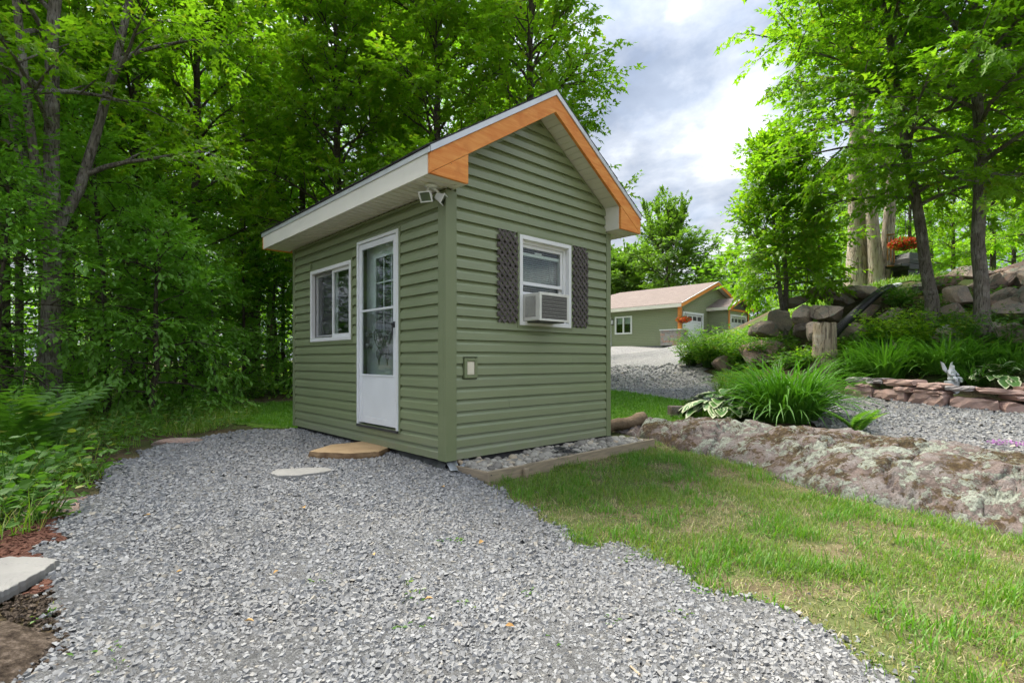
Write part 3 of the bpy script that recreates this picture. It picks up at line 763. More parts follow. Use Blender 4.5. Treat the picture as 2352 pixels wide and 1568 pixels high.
POST = 0.088
WIN = (1.829, 2.99, 1.15, 2.075)      # on the door wall: y range, z range
DOOR = (0.78, 1.672, 0.195, 2.245)
GWIN = (0.89, 1.692, 1.27, 2.198)     # on the gable wall
METER = (0.175, 0.326, 0.745, 0.932)
J = 0.028                              # channel round the openings
def grow(o, e=J): return (o[0] - e, o[1] + e, o[2] - e, o[3] + e)

# structural walls: frames of boards round the openings, so that one can look in
def wall_frame(name, horiz, lo, hi, zt, opening, plane, poly=None):
    mb = MB()
    o0, o1, z0, z1 = opening
    def slab(a, b, c, d):
        if b - a < 1e-4 or d - c < 1e-4: return
        if horiz == 'x': mb.box(a, b, plane[0], plane[1], c, d)
        else: mb.box(plane[0], plane[1], a, b, c, d)
    slab(lo, o0, 0, zt); slab(o1, hi, 0, zt); slab(o0, o1, 0, z0); slab(o0, o1, z1, zt)
    return mb
g = wall_frame('wall', 'x', 0.001, SW, 2.45, GWIN, (0.001, 0.10))
g.prism([(0.001, 0.001, 2.45), (SW, 0.001, 2.45), (SW, 0.001, gable_top(SW) + .12), (RIDGE, 0.001, gable_top(RIDGE) + .12), (0.001, 0.001, gable_top(0) + .12)], (0, .099, 0))
gable = g.build('wall', MAT['trim_green'], shed); gable['label'] = 'gable end wall'
s1 = wall_frame('wall', 'y', 0.101, (DOOR[1] + WIN[0]) / 2, 2.45, DOOR, (0.001, 0.10))
s2 = wall_frame('wall', 'y', (DOOR[1] + WIN[0]) / 2, SL, 2.45, WIN, (0.001, 0.10))
s1.add(s2.v, s2.f)
side = s1.build('wall', MAT['trim_green'], shed); side['label'] = 'door wall'
MB().box(SW - .1, SW, .101, SL, 0, 2.45).build('wall', MAT['siding_green'], shed)
bk = MB(); bk.prism([(.101, SL, 0), (SW - .101, SL, 0), (SW - .101, SL, 2.6), (RIDGE, SL, gable_top(RIDGE) + .1), (.101, SL, 2.6)], (0, -.1, 0)); bk.build('wall', MAT['siding_green'], shed)
MB().box(.02, SW - .02, .02, SL - .02, -.14, -.002).build('floor', MAT['black_fabric'], shed)
MB().box(.101, SW - .101, .101, SL - .101, 2.40, 2.448).build('ceiling', MAT['room_dark'], shed)
inn = MB(); inn.box(.102, .62, 1.74, 1.78, 0, 2.39); inn.box(1.5, 1.55, .12, 3.4, 0, 2.39); inn.box(.75, .79, .12, 1.7, 0, 2.39)
inn.build('partition', MAT['room_dark'], shed)

clad(side, 'side', POST, SL - .05, 2.452, [grow(DOOR), grow(WIN)], seams=((2.45, (3, 4)), (2.05, (7, 8))))
def glimit(z):
    d = (gable_top(RIDGE) - z) / SLOPE
    return (RIDGE - d, RIDGE + d)
clad(gable, 'gable', POST, SW - .05, gable_top(RIDGE) - .02, [grow(GWIN), grow(METER, .012)], glimit, seams=((0.62, (23, 24)), (1.02, (21, 22)), (1.72, (7, 8)), (.75, (3, 4)), (1.95, (1, 2))))

# corner posts, channels
pm = MB(); pm.box(-.036, POST, -.036, -.001, -.006, 2.45); pm.box(-.036, -.001, -.001, POST, -.006, 2.45)
pm.build('corner_post', MAT['trim_green'], shed, bevel=.004)
pm = MB(); pm.box(SW - .05, SW + .034, -.036, -.001, -.006, 2.45); pm.box(SW + .001, SW + .02, -.001, .06, -.006, 2.45)
pm.build('corner_post', MAT['trim_green'], shed, bevel=.004)
pm = MB(); pm.box(-.036, -.001, SL - .05, SL + .02, -.006, 2.45)
pm.build('corner_post', MAT['trim_green'], shed, bevel=.004)
def channel(wall, o, w=J, out=.034):
    a, b, c, d = o
    mb = MB()
    for (p, q, r, s) in ((a - w, a, c - w, d + w), (b, b + w, c - w, d + w), (a, b, d, d + w), (a, b, c - w, c)):
        if wall == 'gable': mb.box(p, q, -out, -.001, r, s)
        else: mb.box(-out, -.001, p, q, r, s)
    mb.build('channel', MAT['trim_green'], shed, bevel=.002)
channel('side', DOOR); channel('side', WIN); channel('gable', GWIN)
# sloped channel where the siding meets the soffit
for sgn in (-1, 1):
    x0 = RIDGE; x1 = RIDGE + sgn * (RIDGE - .0)
    p0 = Vector((x0, -.012, gable_top(x0) - .012)); p1 = Vector((x1, -.012, gable_top(x1) - .012))
    d = (p1 - p0); n = Vector((d.z, 0, -d.x)).normalized()
    MB().obox((p0 + p1) / 2, d / 2, (0, .011, 0), n * .016).build('channel', MAT['trim_green'], shed)

# ---- roof
roof = empty('roof', (0, 0, 0), 0, shed)
for sgn in (-1, 1):
    rows = 9; run = RIDGE + EAVE + .02
    ln = math.hypot(run, run * SLOPE)
    dirv = Vector((sgn * run / ln, 0, -run * SLOPE / ln)); nrm = Vector((sgn * SLOPE, 0, 1)).normalized()
    top = Vector((RIDGE, 0, ZPEAK))
    mb = MB()
    for r in range(rows):
        a, b = ln * r / rows, ln * (r + 1) / rows
        for c in range(13):
            y0 = -RAKE - .015 + (SL + RAKE + RBACK + .03) * c / 13; y1 = -RAKE - .015 + (SL + RAKE + RBACK + .03) * (c + 1) / 13 - .004
            th = .010 + .004 * random.random()
            mb.prism([top + dirv * a + Vector((0, y0, 0)), top + dirv * b + Vector((0, y0, 0)) + nrm * .004, top + dirv * b + Vector((0, y0, 0)) + nrm * (.004 + th), top + dirv * a + Vector((0, y0, 0)) + nrm * .004], (0, y1 - y0, 0))
    o = mb.build('shingles', MAT['shingle_dark'], roof); o['kind'] = 'stuff'
    dk = MB(); t = top - nrm * .004
    dk.prism([t, t + dirv * (ln - .03), t + dirv * (ln - .03) - nrm * .03, t - nrm * .03], (0, 0.001, 0)); dk.v = []; dk.f = []
    dk.prism([t + Vector((0, -RAKE + .02, 0)), t + dirv * (ln - .05) + Vector((0, -RAKE + .02, 0)), t + dirv * (ln - .05) - nrm * .02 + Vector((0, -RAKE + .02, 0)), t - nrm * .02 + Vector((0, -RAKE + .02, 0))], (0, SL + RAKE + RBACK - .04, 0))
    dk.build('deck', MAT['board_pine'], roof)
    # ridge side drip edge along the rakes and rake boards
    for y0, w in ((-RAKE, -1), (SL + RBACK, 1)):
        xe = RIDGE + sgn * (RIDGE + EAVE)
        def zt(x): return ZPEAK - SLOPE * abs(x - RIDGE)
        mb = MB().prism([(RIDGE, y0, zt(RIDGE)), (xe, y0, zt(xe)), (xe, y0, zt(xe) - .055), (RIDGE, y0, zt(RIDGE) - .055)], (0, w * .012, 0))
        mb.build('drip_edge', MAT['drip_metal'], roof)
        zb = lambda x: zt(x) - .228
        xb = RIDGE + sgn * (RIDGE + EAVE - .004)
        xf = RIDGE + sgn * (RIDGE + EAVE + (HS - (ZTIP - .228)) / SLOPE * 0)
        # rake board, cut level at the tail
        zl = HS - .005
        xk = RIDGE + sgn * ((ZPEAK - .228 - zl) / SLOPE)
        poly = [(RIDGE, y0, zt(RIDGE) - .056), (xb, y0, zt(xb) - .056)]
        if zb(xb) < zl: poly += [(xb, y0, zl), (xk, y0, zl)]
        else: poly += [(xb, y0, zb(xb))]
        poly += [(RIDGE, y0, zb(RIDGE))]
        MB().prism(poly, (0, -w * .034, 0)).build('rake_board', MAT['orange_wood'], roof, bevel=.003)
        # triangular return below the rake board
        xi = (.055 if sgn < 0 else SW - .055)
        za = zb(xi) - .002
        tail = zb(xb) < zl + .006
        if sgn < 0: tri = [(xk if zb(xb) < zl else xb, y0 - w * .002, zl), (xi, y0 - w * .002, zl), (xi, y0 - w * .002, za)]
        else: tri = [(xi, y0 - w * .002, zl), (xk if zb(xb) < zl else xb, y0 - w * .002, zl), (xi, y0 - w * .002, za)]
        if not tail: tri.insert(0 if sgn < 0 else 2, (xb, y0 - w * .002, zb(xb) - .002))
        MB().prism(tri, (0, -w * .030, 0)).build('rake_return', MAT['orange_wood'], roof, bevel=.003)
        # cheek closing the return box towards the gable
        ya, yb = (y0 + .036, -.002) if w < 0 else (SL + .002, y0 - .036)
        MB().prism([(xi - sgn * .006, ya, zl + .002), (xi + sgn * .006, ya, zl + .002), (xi + sgn * .006, ya, zb(xi) + .02), (xi - sgn * .006, ya, zb(xi) + .02)], (0, yb - ya, 0)).build('return_cheek', MAT['cream_metal'], roof)
        # sloping vented soffit panels
        nP = 9
        xa = xi
        for i in range(nP):
            f0, f1 = i / nP, (i + 1) / nP
            p, q = RIDGE + (xa - RIDGE) * f0, RIDGE + (xa - RIDGE) * f1
            gap = .004
            p0 = Vector((p, ya, zb(p) + .012)); p1 = Vector((q, ya, zb(q) + .012)); dd = (p1 - p0).normalized()
            p1 = p1 - dd * gap
            mb = MB()
            for g0, g1, h in ((0, .46, 0), (.46, .5, .006), (.5, .96, 0), (.96, 1, .006)):
                a_ = p0 + (p1 - p0) * g0; b_ = p0 + (p1 - p0) * g1
                mb.prism([a_ + Vector((0, 0, h)), b_ + Vector((0, 0, h)), b_ + Vector((0, 0, .012)), a_ + Vector((0, 0, .012))], (0, yb - ya, 0))
            mb.build('soffit_panel', MAT['soffit_cream'], roof)
    # eave fascia, its drip edge, level soffit
    xo = -EAVE if sgn < 0 else SW + EAVE
    y0, y1 = -RAKE, SL + RBACK
    MB().box(min(xo, xo - sgn * .02), max(xo, xo - sgn * .02), y0 + .036, y1 - .036, HS - .006, ZTIP - .045).build('fascia', MAT['cream_metal'], roof, bevel=.002)
    segs = 3
    for i in range(segs):
        a = y0 - .006 + (y1 - y0 + .012) * i / segs; b = y0 - .006 + (y1 - y0 + .012) * (i + 1) / segs - .003
        xx = xo + sgn * .010
        MB().prism([(xx, a, ZTIP - .058), (xx, a, ZTIP - .012), (xx - sgn * .05, a, ZTIP + .020), (xx - sgn * .05, a, ZTIP + .012), (xx - sgn * .006, a, ZTIP - .018), (xx - sgn * .006, a, ZTIP - .058)], (0, b - a, 0)).build('drip_edge', MAT['drip_metal'], roof)
    xi0, xi1 = (xo + .02, -.001) if sgn < 0 else (SW + .001, xo - .02)
    npan = 39; pw = (y1 - y0 - .07) / npan
    me = None
    for i in range(npan):
        if me is None:
            mb = MB().box(xi0, xi1, .004, pw * .62, 0, .010); mb.box(xi0, xi1, pw * .62, pw + .004, .007, .012)
            oo = mb.build('soffit_panel', MAT['soffit_cream'], roof); me = oo.data
        else: oo = mobj('soffit_panel', me, roof)
        oo.location = (0, y0 + .035 + i * pw, HS)
    # return soffit
    if sgn < 0: MB().box(.001, .052, y0 + .036, -.024, HS, HS + .01).build('soffit_panel', MAT['soffit_cream'], roof)
    else: MB().box(SW - .052, SW - .001, y0 + .036, -.024, HS, HS + .01).build('soffit_panel', MAT['soffit_cream'], roof)

# ---- gable window (single hung) with its blind
def rect_frame(mb, wall, o, w, d0, d1):
    a, b, c, d = o
    for (p, q, r, s) in ((a, a + w, c, d), (b - w, b, c, d), (a + w, b - w, d - w, d), (a + w, b - w, c, c + w)):
        if wall == 'gable': mb.box(p, q, d0, d1, r, s)
        else: mb.box(d0, d1, p, q, r, s)
    return mb
gw = empty('gable_window', (0, 0, 0), 0, shed)
rect_frame(MB(), 'gable', GWIN, .042, -.040, .012).build('frame', MAT['white_vinyl'], gw, bevel=.003)
inner = (GWIN[0] + .002, GWIN[1] - .002, GWIN[2] + .002, GWIN[3] - .002)
rect_frame(MB(), 'gable', inner, .072, .012, .095).build('jamb', MAT['white_vinyl'], gw, bevel=.003)
US = (GWIN[0] + .074, GWIN[1] - .074, 1.70, GWIN[3] - .074)
rect_frame(MB(), 'gable', US, .034, .030, .052).build('sash', MAT['white_vinyl'], gw, bevel=.002)
MB().box(US[0] + .03, US[1] - .03, .040, .044, US[2] + .03, US[3] - .03).build('pane', MAT['glass'], gw)
LS = (GWIN[0] + .074, GWIN[1] - .074, 1.60, 2.045)
rect_frame(MB(), 'gable', LS, .032, .058, .078).build('sash', MAT['white_vinyl'], gw, bevel=.002)
MB().box(LS[0] + .03, LS[1] - .03, .066, .070, LS[2] + .03, LS[3] - .03).build('pane', MAT['glass'], gw)
MB().box(1.20, 1.30, .046, .060, 2.045, 2.062).build('latch', MAT['white_vinyl'], gw, bevel=.003)
bl = MB()
for i in range(26): bl.obox((1.29, .125, 1.60 + i * .022), (.33, 0, 0), (0, .011, .006), (0, 0, .0006))
bl.build('blind', MAT['blind_white'], gw)
MB().box(.95, 1.63, .012, .055, 1.34, 1.60).build('filler_panel', MAT['white_vinyl'], gw)

# ---- sliding window on the door wall
sw = empty('sliding_window', (0, 0, 0), 0, shed)
rect_frame(MB(), 'side', WIN, .045, -.040, .012).build('frame', MAT['white_vinyl'], sw, bevel=.003)
rect_frame(MB(), 'side', (WIN[0] + .002, WIN[1] - .002, WIN[2] + .002, WIN[3] - .002), .055, .012, .09).build('jamb', MAT['white_vinyl'], sw)
ym = 2.36
SA = (WIN[0] + .045, ym + .03, WIN[2] + .045, WIN[3] - .045); SB = (ym - .02, WIN[1] - .05, WIN[2] + .05, WIN[3] - .05)
rect_frame(MB(), 'side', SA, .040, -.008, .018).build('sash', MAT['white_vinyl'], sw, bevel=.002)
MB().box(.004, .008, SA[0] + .036, SA[1] - .036, SA[2] + .036, SA[3] - .036).build('pane', MAT['glass'], sw)
rect_frame(MB(), 'side', SB, .034, .030, .052).build('sash', MAT['white_vinyl'], sw, bevel=.002)
MB().box(.038, .042, SB[0] + .03, SB[1] - .03, SB[2] + .03, SB[3] - .03).build('pane', MAT['glass'], sw)
rect_frame(MB(), 'side', (ym + .02, WIN[1] - .046, WIN[2] + .046, WIN[3] - .046), .016, .006, .014).build('screen_frame', MAT['nickel'], sw)
MB().box(.009, .011, ym + .036, WIN[1] - .062, WIN[2] + .062, WIN[3] - .062).build('screen', MAT['insect_screen'], sw)
bl = MB()
for i in range(38): bl.obox((.125, (WIN[0] + WIN[1]) / 2, 1.19 + i * .0225), (.010, 0, -.007), (0, .53, 0), (0, 0, .0006))
bl.build('blind', MAT['blind_grey'], sw)
MB().box(-.016, -.006, SA[1] - .036, SA[1] - .018, 1.58, 1.66).build('latch', MAT['white_vinyl'], sw, bevel=.003)

# ---- storm door and the inner door behind it
sd = empty('storm_door', (0, 0, 0), 0, shed)
mb = MB(); a, b, c, d = DOOR
mb.box(-.042, .03, a, a + .042, c, d); mb.box(-.042, .03, b - .03, b, c, d); mb.box(-.042, .03, a + .042, b - .03, d - .032, d)
mb.build('frame', MAT['white_paint'], sd, bevel=.003)
MB().box(-.046, -.030, a + .012, a + .030, c, d - .02).build('hinge_strip', MAT['white_vinyl'], sd)
A0, A1 = a + .046, b - .034; Z0, Z1 = c + .022, d - .038
mb = MB()
mb.box(-.026, -.002, A0, A0 + .072, Z0, Z1); mb.box(-.026, -.002, A1 - .058, A1, Z0, Z1)
mb.box(-.026, -.002, A0 + .072, A1 - .058, Z1 - .062, Z1); mb.box(-.026, -.002, A0 + .072, A1 - .058, Z0, Z0 + .07)
mb.build('leaf_frame', MAT['white_paint'], sd, bevel=.004)
MB().box(-.020, -.006, A0 + .073, A1 - .059, Z0 + .071, .735).build('kick_panel', MAT['white_paint'], sd, bevel=.003)
MB().box(-.027, -.004, A0 + .073, A1 - .059, .736, .756).build('rail', MAT['white_paint'], sd, bevel=.003)
MB().box(-.027, -.004, A0 + .073, A1 - .059, 1.448, 1.472).build('rail', MAT['white_paint'], sd, bevel=.003)
MB().box(-.016, -.012, A0 + .070, A1 - .056, 1.470, Z1 - .060).build('pane', MAT['glass'], sd)
MB().box(-.016, -.012, A0 + .070, A1 - .056, .754, 1.450).build('pane', MAT['glass'], sd)
MB().box(-.0095, -.0085, A0 + .070, A1 - .056, .754, 1.450).build('screen', MAT['insect_screen'], sd)
hb = MB(); hb.box(-.040, -.026, A0 + .030, A0 + .056, 1.245, 1.31); hb.box(-.066, -.036, A0 + .024, A0 + .050, 1.270, 1.292); hb.box(-.060, -.046, A0 + .030, A0 + .046, 1.165, 1.272)
hb.build('handle', MAT['black_plastic'], sd, bevel=.005)
for zz in (.5, .9, 1.3, 1.7, 2.1):
    for yy in (a + .036,):
        MB().lathe([(.004, 0), (.004, .002), (.002, .003)], n=8).build('screw', MAT['nickel'], sd, loc=(-.042, yy, zz), rot=(0, -math.pi / 2, 0))
MB().box(-.05, .06, a, b, c - .026, c - .002).build('sill', MAT['dark_metal'], sd)
idr = empty('inner_door', (0, 0, 0), 0, shed)
mb = MB(); L0, L1, LZ0, LZ1 = 0.95, 1.46, 1.20, 2.06
mb.box(.085, .125, a, L0, c, d); mb.box(.085, .125, L1, b, c, d); mb.box(.085, .125, L0, L1, c, LZ0); mb.box(.085, .125, L0, L1, LZ1, d)
mb.build('leaf', MAT['white_paint'], idr)
rect_frame(MB(), 'side', (L0 - .03, L1 + .03, LZ0 - .03, LZ1 + .03), .045, .074, .085).build('lite_frame', MAT['white_paint'], idr, bevel=.003)
MB().box(.096, .100, L0, L1, LZ0, LZ1).build('pane', MAT['glass'], idr)
for yy in (1.12, 1.29): MB().box(.088, .094, yy - .008, yy + .008, LZ0, LZ1).build('muntin', MAT['white_paint'], idr)
for zz in (1.486, 1.773): MB().box(.0875, .0945, L0, L1, zz - .008, zz + .008).build('muntin', MAT['white_paint'], idr)
bl = MB()
for i in range(36): bl.obox((.118, (L0 + L1) / 2, LZ0 + .02 + i * .0235), (.008, 0, -.006), (0, .25, 0), (0, 0, .0006))
bl.build('blind', MAT['blind_grey'], idr)
for zz, rr in ((1.20, .026), (1.07, .030)):
    MB().lathe([(.032, 0), (.032, .006), (.012, .010), (.012, .03), (rr, .040), (rr * 1.02, .055), (rr * .7, .066)], n=18).build('knob', MAT['nickel'], idr, True, loc=(.085, 1.565, zz), rot=(0, -math.pi / 2, 0))
for pz0, pz1 in ((.42, .88),):
    for py0, py1 in ((.95, 1.16), (1.24, 1.45)): rect_frame(MB(), 'side', (py0, py1, pz0, pz1), .02, .080, .0851).build('panel_moulding', MAT['white_paint'], idr)

# ---- lattice shutters: two layers of diagonal slats each
def lattice(x0, x1, z0, z1):
    root = empty('lattice_shutter', (0, 0, 0), 0, shed)
    w, sp = .0124, .0525      # half width, spacing across the slat
    for layer, sg in ((0, 1), (1, -1)):
        y = -.034 - .004 * layer
        dirv = Vector((sg * math.sin(math.radians(44)), 0, math.cos(math.radians(44)))); nv = Vector((dirv.z, 0, -dirv.x))
        c0 = Vector(((x0 + x1) / 2, y, (z0 + z1) / 2))
        kmax = int(((x1 - x0) + (z1 - z0)) / sp)
        for k in range(-kmax, kmax + 1):
            c = c0 + nv * (k * sp + .02)
            # clip the centre line to the rectangle
            tmin, tmax = -9, 9
            for comp, lo, hi in ((0, x0, x1), (2, z0, z1)):
                t1, t2 = (lo - c[comp]) / dirv[comp], (hi - c[comp]) / dirv[comp]
                tmin, tmax = max(tmin, min(t1, t2)), min(tmax, max(t1, t2))
            if tmax - tmin < .03: continue
            a_, b_ = c + dirv * (tmin - .012), c + dirv * (tmax + .012)
            mb = MB().prism([a_ + nv * w, a_ - dirv * .008, a_ - nv * w, b_ - nv * w, b_ + dirv * .008, b_ + nv * w], (0, -.007, 0))
            mb.build('slat', MAT['lattice_wood'], root)
    return root
lattice(.595, .848, 1.30, 2.19)
lattice(1.728, 1.975, 1.30, 2.19)

# ---- cable box on the gable
mb = rect_frame(MB(), 'gable', METER, .030, -.046, -.001); mb.build('vent_frame', MAT['trim_green'], shed, bevel=.003)
MB().box(METER[0] + .031, METER[1] - .031, -.038, -.001, METER[2] + .031, METER[3] - .031).build('vent_cover', MAT['cream_plastic'], shed, bevel=.004)
MB().box(METER[0] + .042, METER[1] - .042, -.0405, -.0382, METER[2] + .046, METER[3] - .046).build('vent_flap', MAT['cream_plastic'], shed, bevel=.001)

# ---- ground skirt of black fabric and a bit of metal sheet at the corner
mb = MB(); n = 22
pts = []
for i in range(n + 1):
    x = .05 + (SW + .05) * i / n
    pts.append((x, -.012 - .05 * abs(math.sin(i * 1.7)) * (.4 + .6 * random.random()), -.07)); pts.append((x, .02, .012))
mb.add(pts, [(2 * i, 2 * i + 2, 2 * i + 3, 2 * i + 1) for i in range(n)])
mb.build('ground_skirt', MAT['black_fabric'], shed, True)
mb = MB(); pts = []
for i in range(13):
    y = .02 + .85 * i / 12
    pts.append((-.02 - .05 * abs(math.sin(i * 2.1)) * (1 - i / 14), y, -.095)); pts.append((.03, y, .012))
mb.add(pts, [(2 * i, 2 * i + 1, 2 * i + 3, 2 * i + 2) for i in range(12)]); mb.build('ground_skirt', MAT['black_plastic'], shed, True)
mb = MB(); pts = []
for i in range(9):
    x = -.02 + .26 * i / 8
    pts.append((x, -.09 - .06 * math.sin(i * 1.3), -.075 + .012 * math.sin(i * 2.7))); pts.append((x + .01, .012, -.004 + .006 * math.sin(i * 1.9)))
mb.add(pts, [(2 * i, 2 * i + 2, 2 * i + 3, 2 * i + 1) for i in range(8)]); mb.build('flashing', MAT['silver_sheet'], shed, True)

def shed_world(x, y, z): return shed.matrix_world @ Vector((x, y, z))
def local_thing(name, x, y, z, label, cat, rz=0.0):
    p = shed_xy(x, y); o = empty(name, (p[0], p[1], z), RZ + rz); tag(o, label, cat); return o

# ---------------------------------------------------------------- air conditioner in the gable window
ac = local_thing('air_conditioner', 1.185, 0, 1.31, 'dusty white window air conditioner sticking out of the gable window', 'air conditioner')
D0, W2, H2 = -.245, .22, .285
MB().box(-W2, W2, D0 + .012, .05, .004, H2).build('casing', MAT['ac_casing'], ac, bevel=.008)
fr = MB(); fr.box(-W2 - .004, -W2 + .026, D0 - .004, D0 + .011, 0, H2 + .004); fr.box(W2 - .026, W2 + .004, D0 - .004, D0 + .011, 0, H2 + .004)
fr.box(-W2 + .026, W2 - .026, D0 - .004, D0 + .011, H2 - .026, H2 + .004); fr.box(-W2 + .026, W2 - .026, D0 - .004, D0 + .011, 0, .022)
fr.build('rear_frame', MAT['ac_casing'], ac, bevel=.003)
MB().box(-W2 + .027, W2 - .027, D0 + .002, D0 + .008, .023, H2 - .027).build('coil', MAT['ac_coil'], ac)
for i in range(13):
    z = .034 + i * .0185
    MB().box(-W2 + .027, W2 - .027, D0 - .0015, D0 + .0015, z - .0008, z + .0008).build('fin', MAT['ac_casing'] if i % 2 else MAT['nickel'], ac)
MB().box(-W2 - .0016, -W2 + .002, D0 + .055, D0 + .205, .045, H2 - .03).build('vent_recess', MAT['black_plastic'], ac)
for i in range(22):
    z = .050 + i * .0094
    MB().box(-W2 - .0045, -W2 - .0005, D0 + .052, D0 + .208, z, z + .0048).build('louvre', MAT['ac_casing'], ac)
MB().box(-W2 + .03, W2 - .05, D0 + .02, .03, -.012, .0035).build('support_rail', MAT['dark_metal'], ac)

# ---------------------------------------------------------------- twin floodlight under the soffit
fl = local_thing('floodlight', -.16, .02, HS, 'white twin floodlight under the shed eave corner', 'floodlight')
MB().lathe([(.055, 0), (.058, -.006), (.058, -.014), (.045, -.024), (.02, -.03)][::-1], n=24).build('mounting_plate', MAT['white_vinyl'], fl, True)
def lamp(px, py, yaw, pitch):
    h = empty('lamp_head', (px, py, -.105), 0, fl); h.rotation_euler = (pitch, 0, yaw)
    mb = MB(); mb.add([(-.030, .045, -.025), (.030, .045, -.025), (.030, .045, .025), (-.030, .045, .025), (-.052, -.03, -.042), (.052, -.03, -.042), (.052, -.03, .042), (-.052, -.03, .042)],
                      [(0, 1, 2, 3), (7, 6, 5, 4), (0, 4, 5, 1), (1, 5, 6, 2), (2, 6, 7, 3), (3, 7, 4, 0)])
    mb.build('housing', MAT['white_paint'], h, bevel=.005)
    r = MB(); 
    for (p, q, u_, v_) in ((-.06, -.048, -.048, .048), (.048, .06, -.048, .048), (-.048, .048, .038, .048), (-.048, .048, -.048, -.038)): r.box(p, q, -.042, -.0305, u_, v_)
    r.build('bezel', MAT['white_vinyl'], h, bevel=.002)
    MB().box(-.047, .047, -.036, -.0335, -.037, .037).build('lens', MAT['glass'], h)
    MB().box(-.046, .046, -.0332, -.0312, -.036, .036).build('reflector', MAT['nickel'], h)
lamp(-.045, -.01, math.radians(-62), math.radians(32))
lamp(.085, -.03, math.radians(38), math.radians(28))
for p, q in (((-.02, 0, -.022), (-.045, -.01, -.075)), ((.02, 0, -.022), (.085, -.03, -.075))):
    MB().tube([p, ((p[0] + q[0]) / 2, (p[1] + q[1]) / 2, p[2] - .02), q], .011, 10).build('arm', MAT['white_vinyl'], fl, True)

# ---------------------------------------------------------------- butterfly ornament hanging on the inner door
bt = local_thing('butterfly_ornament', .030, 1.19, .90, 'dark metal butterfly ornament hung behind the storm door glass', 'ornament')
def wing(s):
    root = empty('wing', (0, 0, 0), 0, bt)
    up = [(0, .20), (.03, .27), (.09, .335), (.155, .35), (.19, .31), (.17, .23), (.12, .16), (.03, .13)]
    lo = [(.01, .15), (.09, .15), (.135, .10), (.13, .05), (.10, .02), (.09, -.04), (.075, .02), (.045, .06), (.015, .10)]
    for poly in (up, lo):
        pts = [(-.004 - .16 * abs(y) ** 1.5 * 0.6, s * y, z) for y, z in poly]
        closed = pts + [pts[0]]
        MB().tube(closed, .006, 6).build('rim', MAT['bronze'], root)
        cx_, cz_ = sum(p[0] for p in poly) / len(poly), sum(p[1] for p in poly) / len(poly)
        for y, z in poly[1::1]:
            a_, b_ = (-.003, s * .01, .16), (-.006, s * (y * .9 + cx_ * .1), z * .9 + cz_ * .1)
            m_ = (-.006, s * (cx_ * .5 + y * .3), cz_ * .6 + z * .35 + .01)
            MB().tube([a_, m_, b_], .0038, 5).build('vein', MAT['bronze'], root)
        pts2 = [(-.004, s * (cx_ + (y - cx_) * .62), cz_ + (z - cz_) * .62) for y, z in poly]
        MB().tube(pts2 + [pts2[0]], .0042, 5).build('vein', MAT['bronze'], root)
wing(1); wing(-1)
MB().tube([(-.006, 0, .06), (-.008, 0, .13), (-.010, 0, .20), (-.008, 0, .25)], [.004, .011, .012, .005], 8).build('body', MAT['bronze'], bt, True)
for s in (-1, 1): MB().tube([(-.008, 0, .25), (-.01, s * .02, .29), (-.01, s * .045, .315)], .002, 5).build('antenna', MAT['bronze'], bt)

# ---------------------------------------------------------------- pebble bed with its board edging
be = local_thing('bed_edging', 0, 0, -.15, 'pale weathered plank edging round the pebble bed against the gable wall', 'edging')
def plank(p, q, h0, h1, t):
    p, q = Vector((p[0], p[1], 0)), Vector((q[0], q[1], 0)); d = (q - p); n = Vector((-d.y, d.x, 0)).normalized() * t / 2
    return MB().prism([p - n + Vector((0, 0, h0)), q - n + Vector((0, 0, h0)), q + n + Vector((0, 0, h0)), p + n + Vector((0, 0, h0))], (0, 0, h1 - h0))
plank((.075, .03), (.115, -.435), -.03, .10, .038).build('plank', MAT['board_pine'], be, bevel=.004)
plank((.092, -.455), (2.80, -.40), -.05, .105, .038).build('plank', MAT['board_pine'], be, bevel=.004)
plank((2.66, .10), (2.74, -.378), -.05, .10, .038).build('plank', MAT['board_pine'], be, bevel=.004)
MB().lathe([(.026, -.05), (.026, .075), (.02, .085)], (.52, -.50, 0), 10).build('stake', MAT['board_pine'], be)
for i in range(3):
    for zz in (.02, .075):
        pass
for zz in (.015, .075): MB().lathe([(.006, 0), (.006, .003)], n=8).build('screw', MAT['dark_metal'], be, loc=(.125, -.474, zz), rot=(math.pi / 2, 0, 0))
BED = np.array([shed_xy(*p) for p in ((.13, .0), (.13, -.43), (2.72, -.38), (2.66, .02))])
mb = MB().prism([(*p, -.10) for p in BED], (0, 0, -.05)); tag(mb.build('pebble_bed', MAT['gravel_bed']), 'grey grit under the pebbles along the gable wall', kind='structure')
r = np.random.default_rng(77)
ICO = None
def ico(sub):
    bm = bmesh.new(); bmesh.ops.create_icosphere(bm, subdivisions=sub, radius=1.0)
    V = np.array([v.co[:] for v in bm.verts]); F = np.array([[v.index for v in f.verts] for f in bm.faces]); bm.free(); return V, F
IV1, IF1 = ico(1); IV2, IF2 = ico(2); IV3, IF3 = ico(3)
pp = scatter(BED, 1600, None, 78); pp = pp[inpoly(BED, pp[:, 0], pp[:, 1])][:1250]
n = len(pp); S = .024 * np.exp(r.normal(0, .3, n))
sc = np.stack([S * r.uniform(.95, 1.4, n), S * r.uniform(.8, 1.1, n), S * r.uniform(.55, .85, n)], 1)
V = np.einsum('nij,nvj->nvi', rotmats(r, n, .3), IV2[None] * sc[:, None] * (1 + .05 * r.normal(0, 1, (n, 1, 3))))
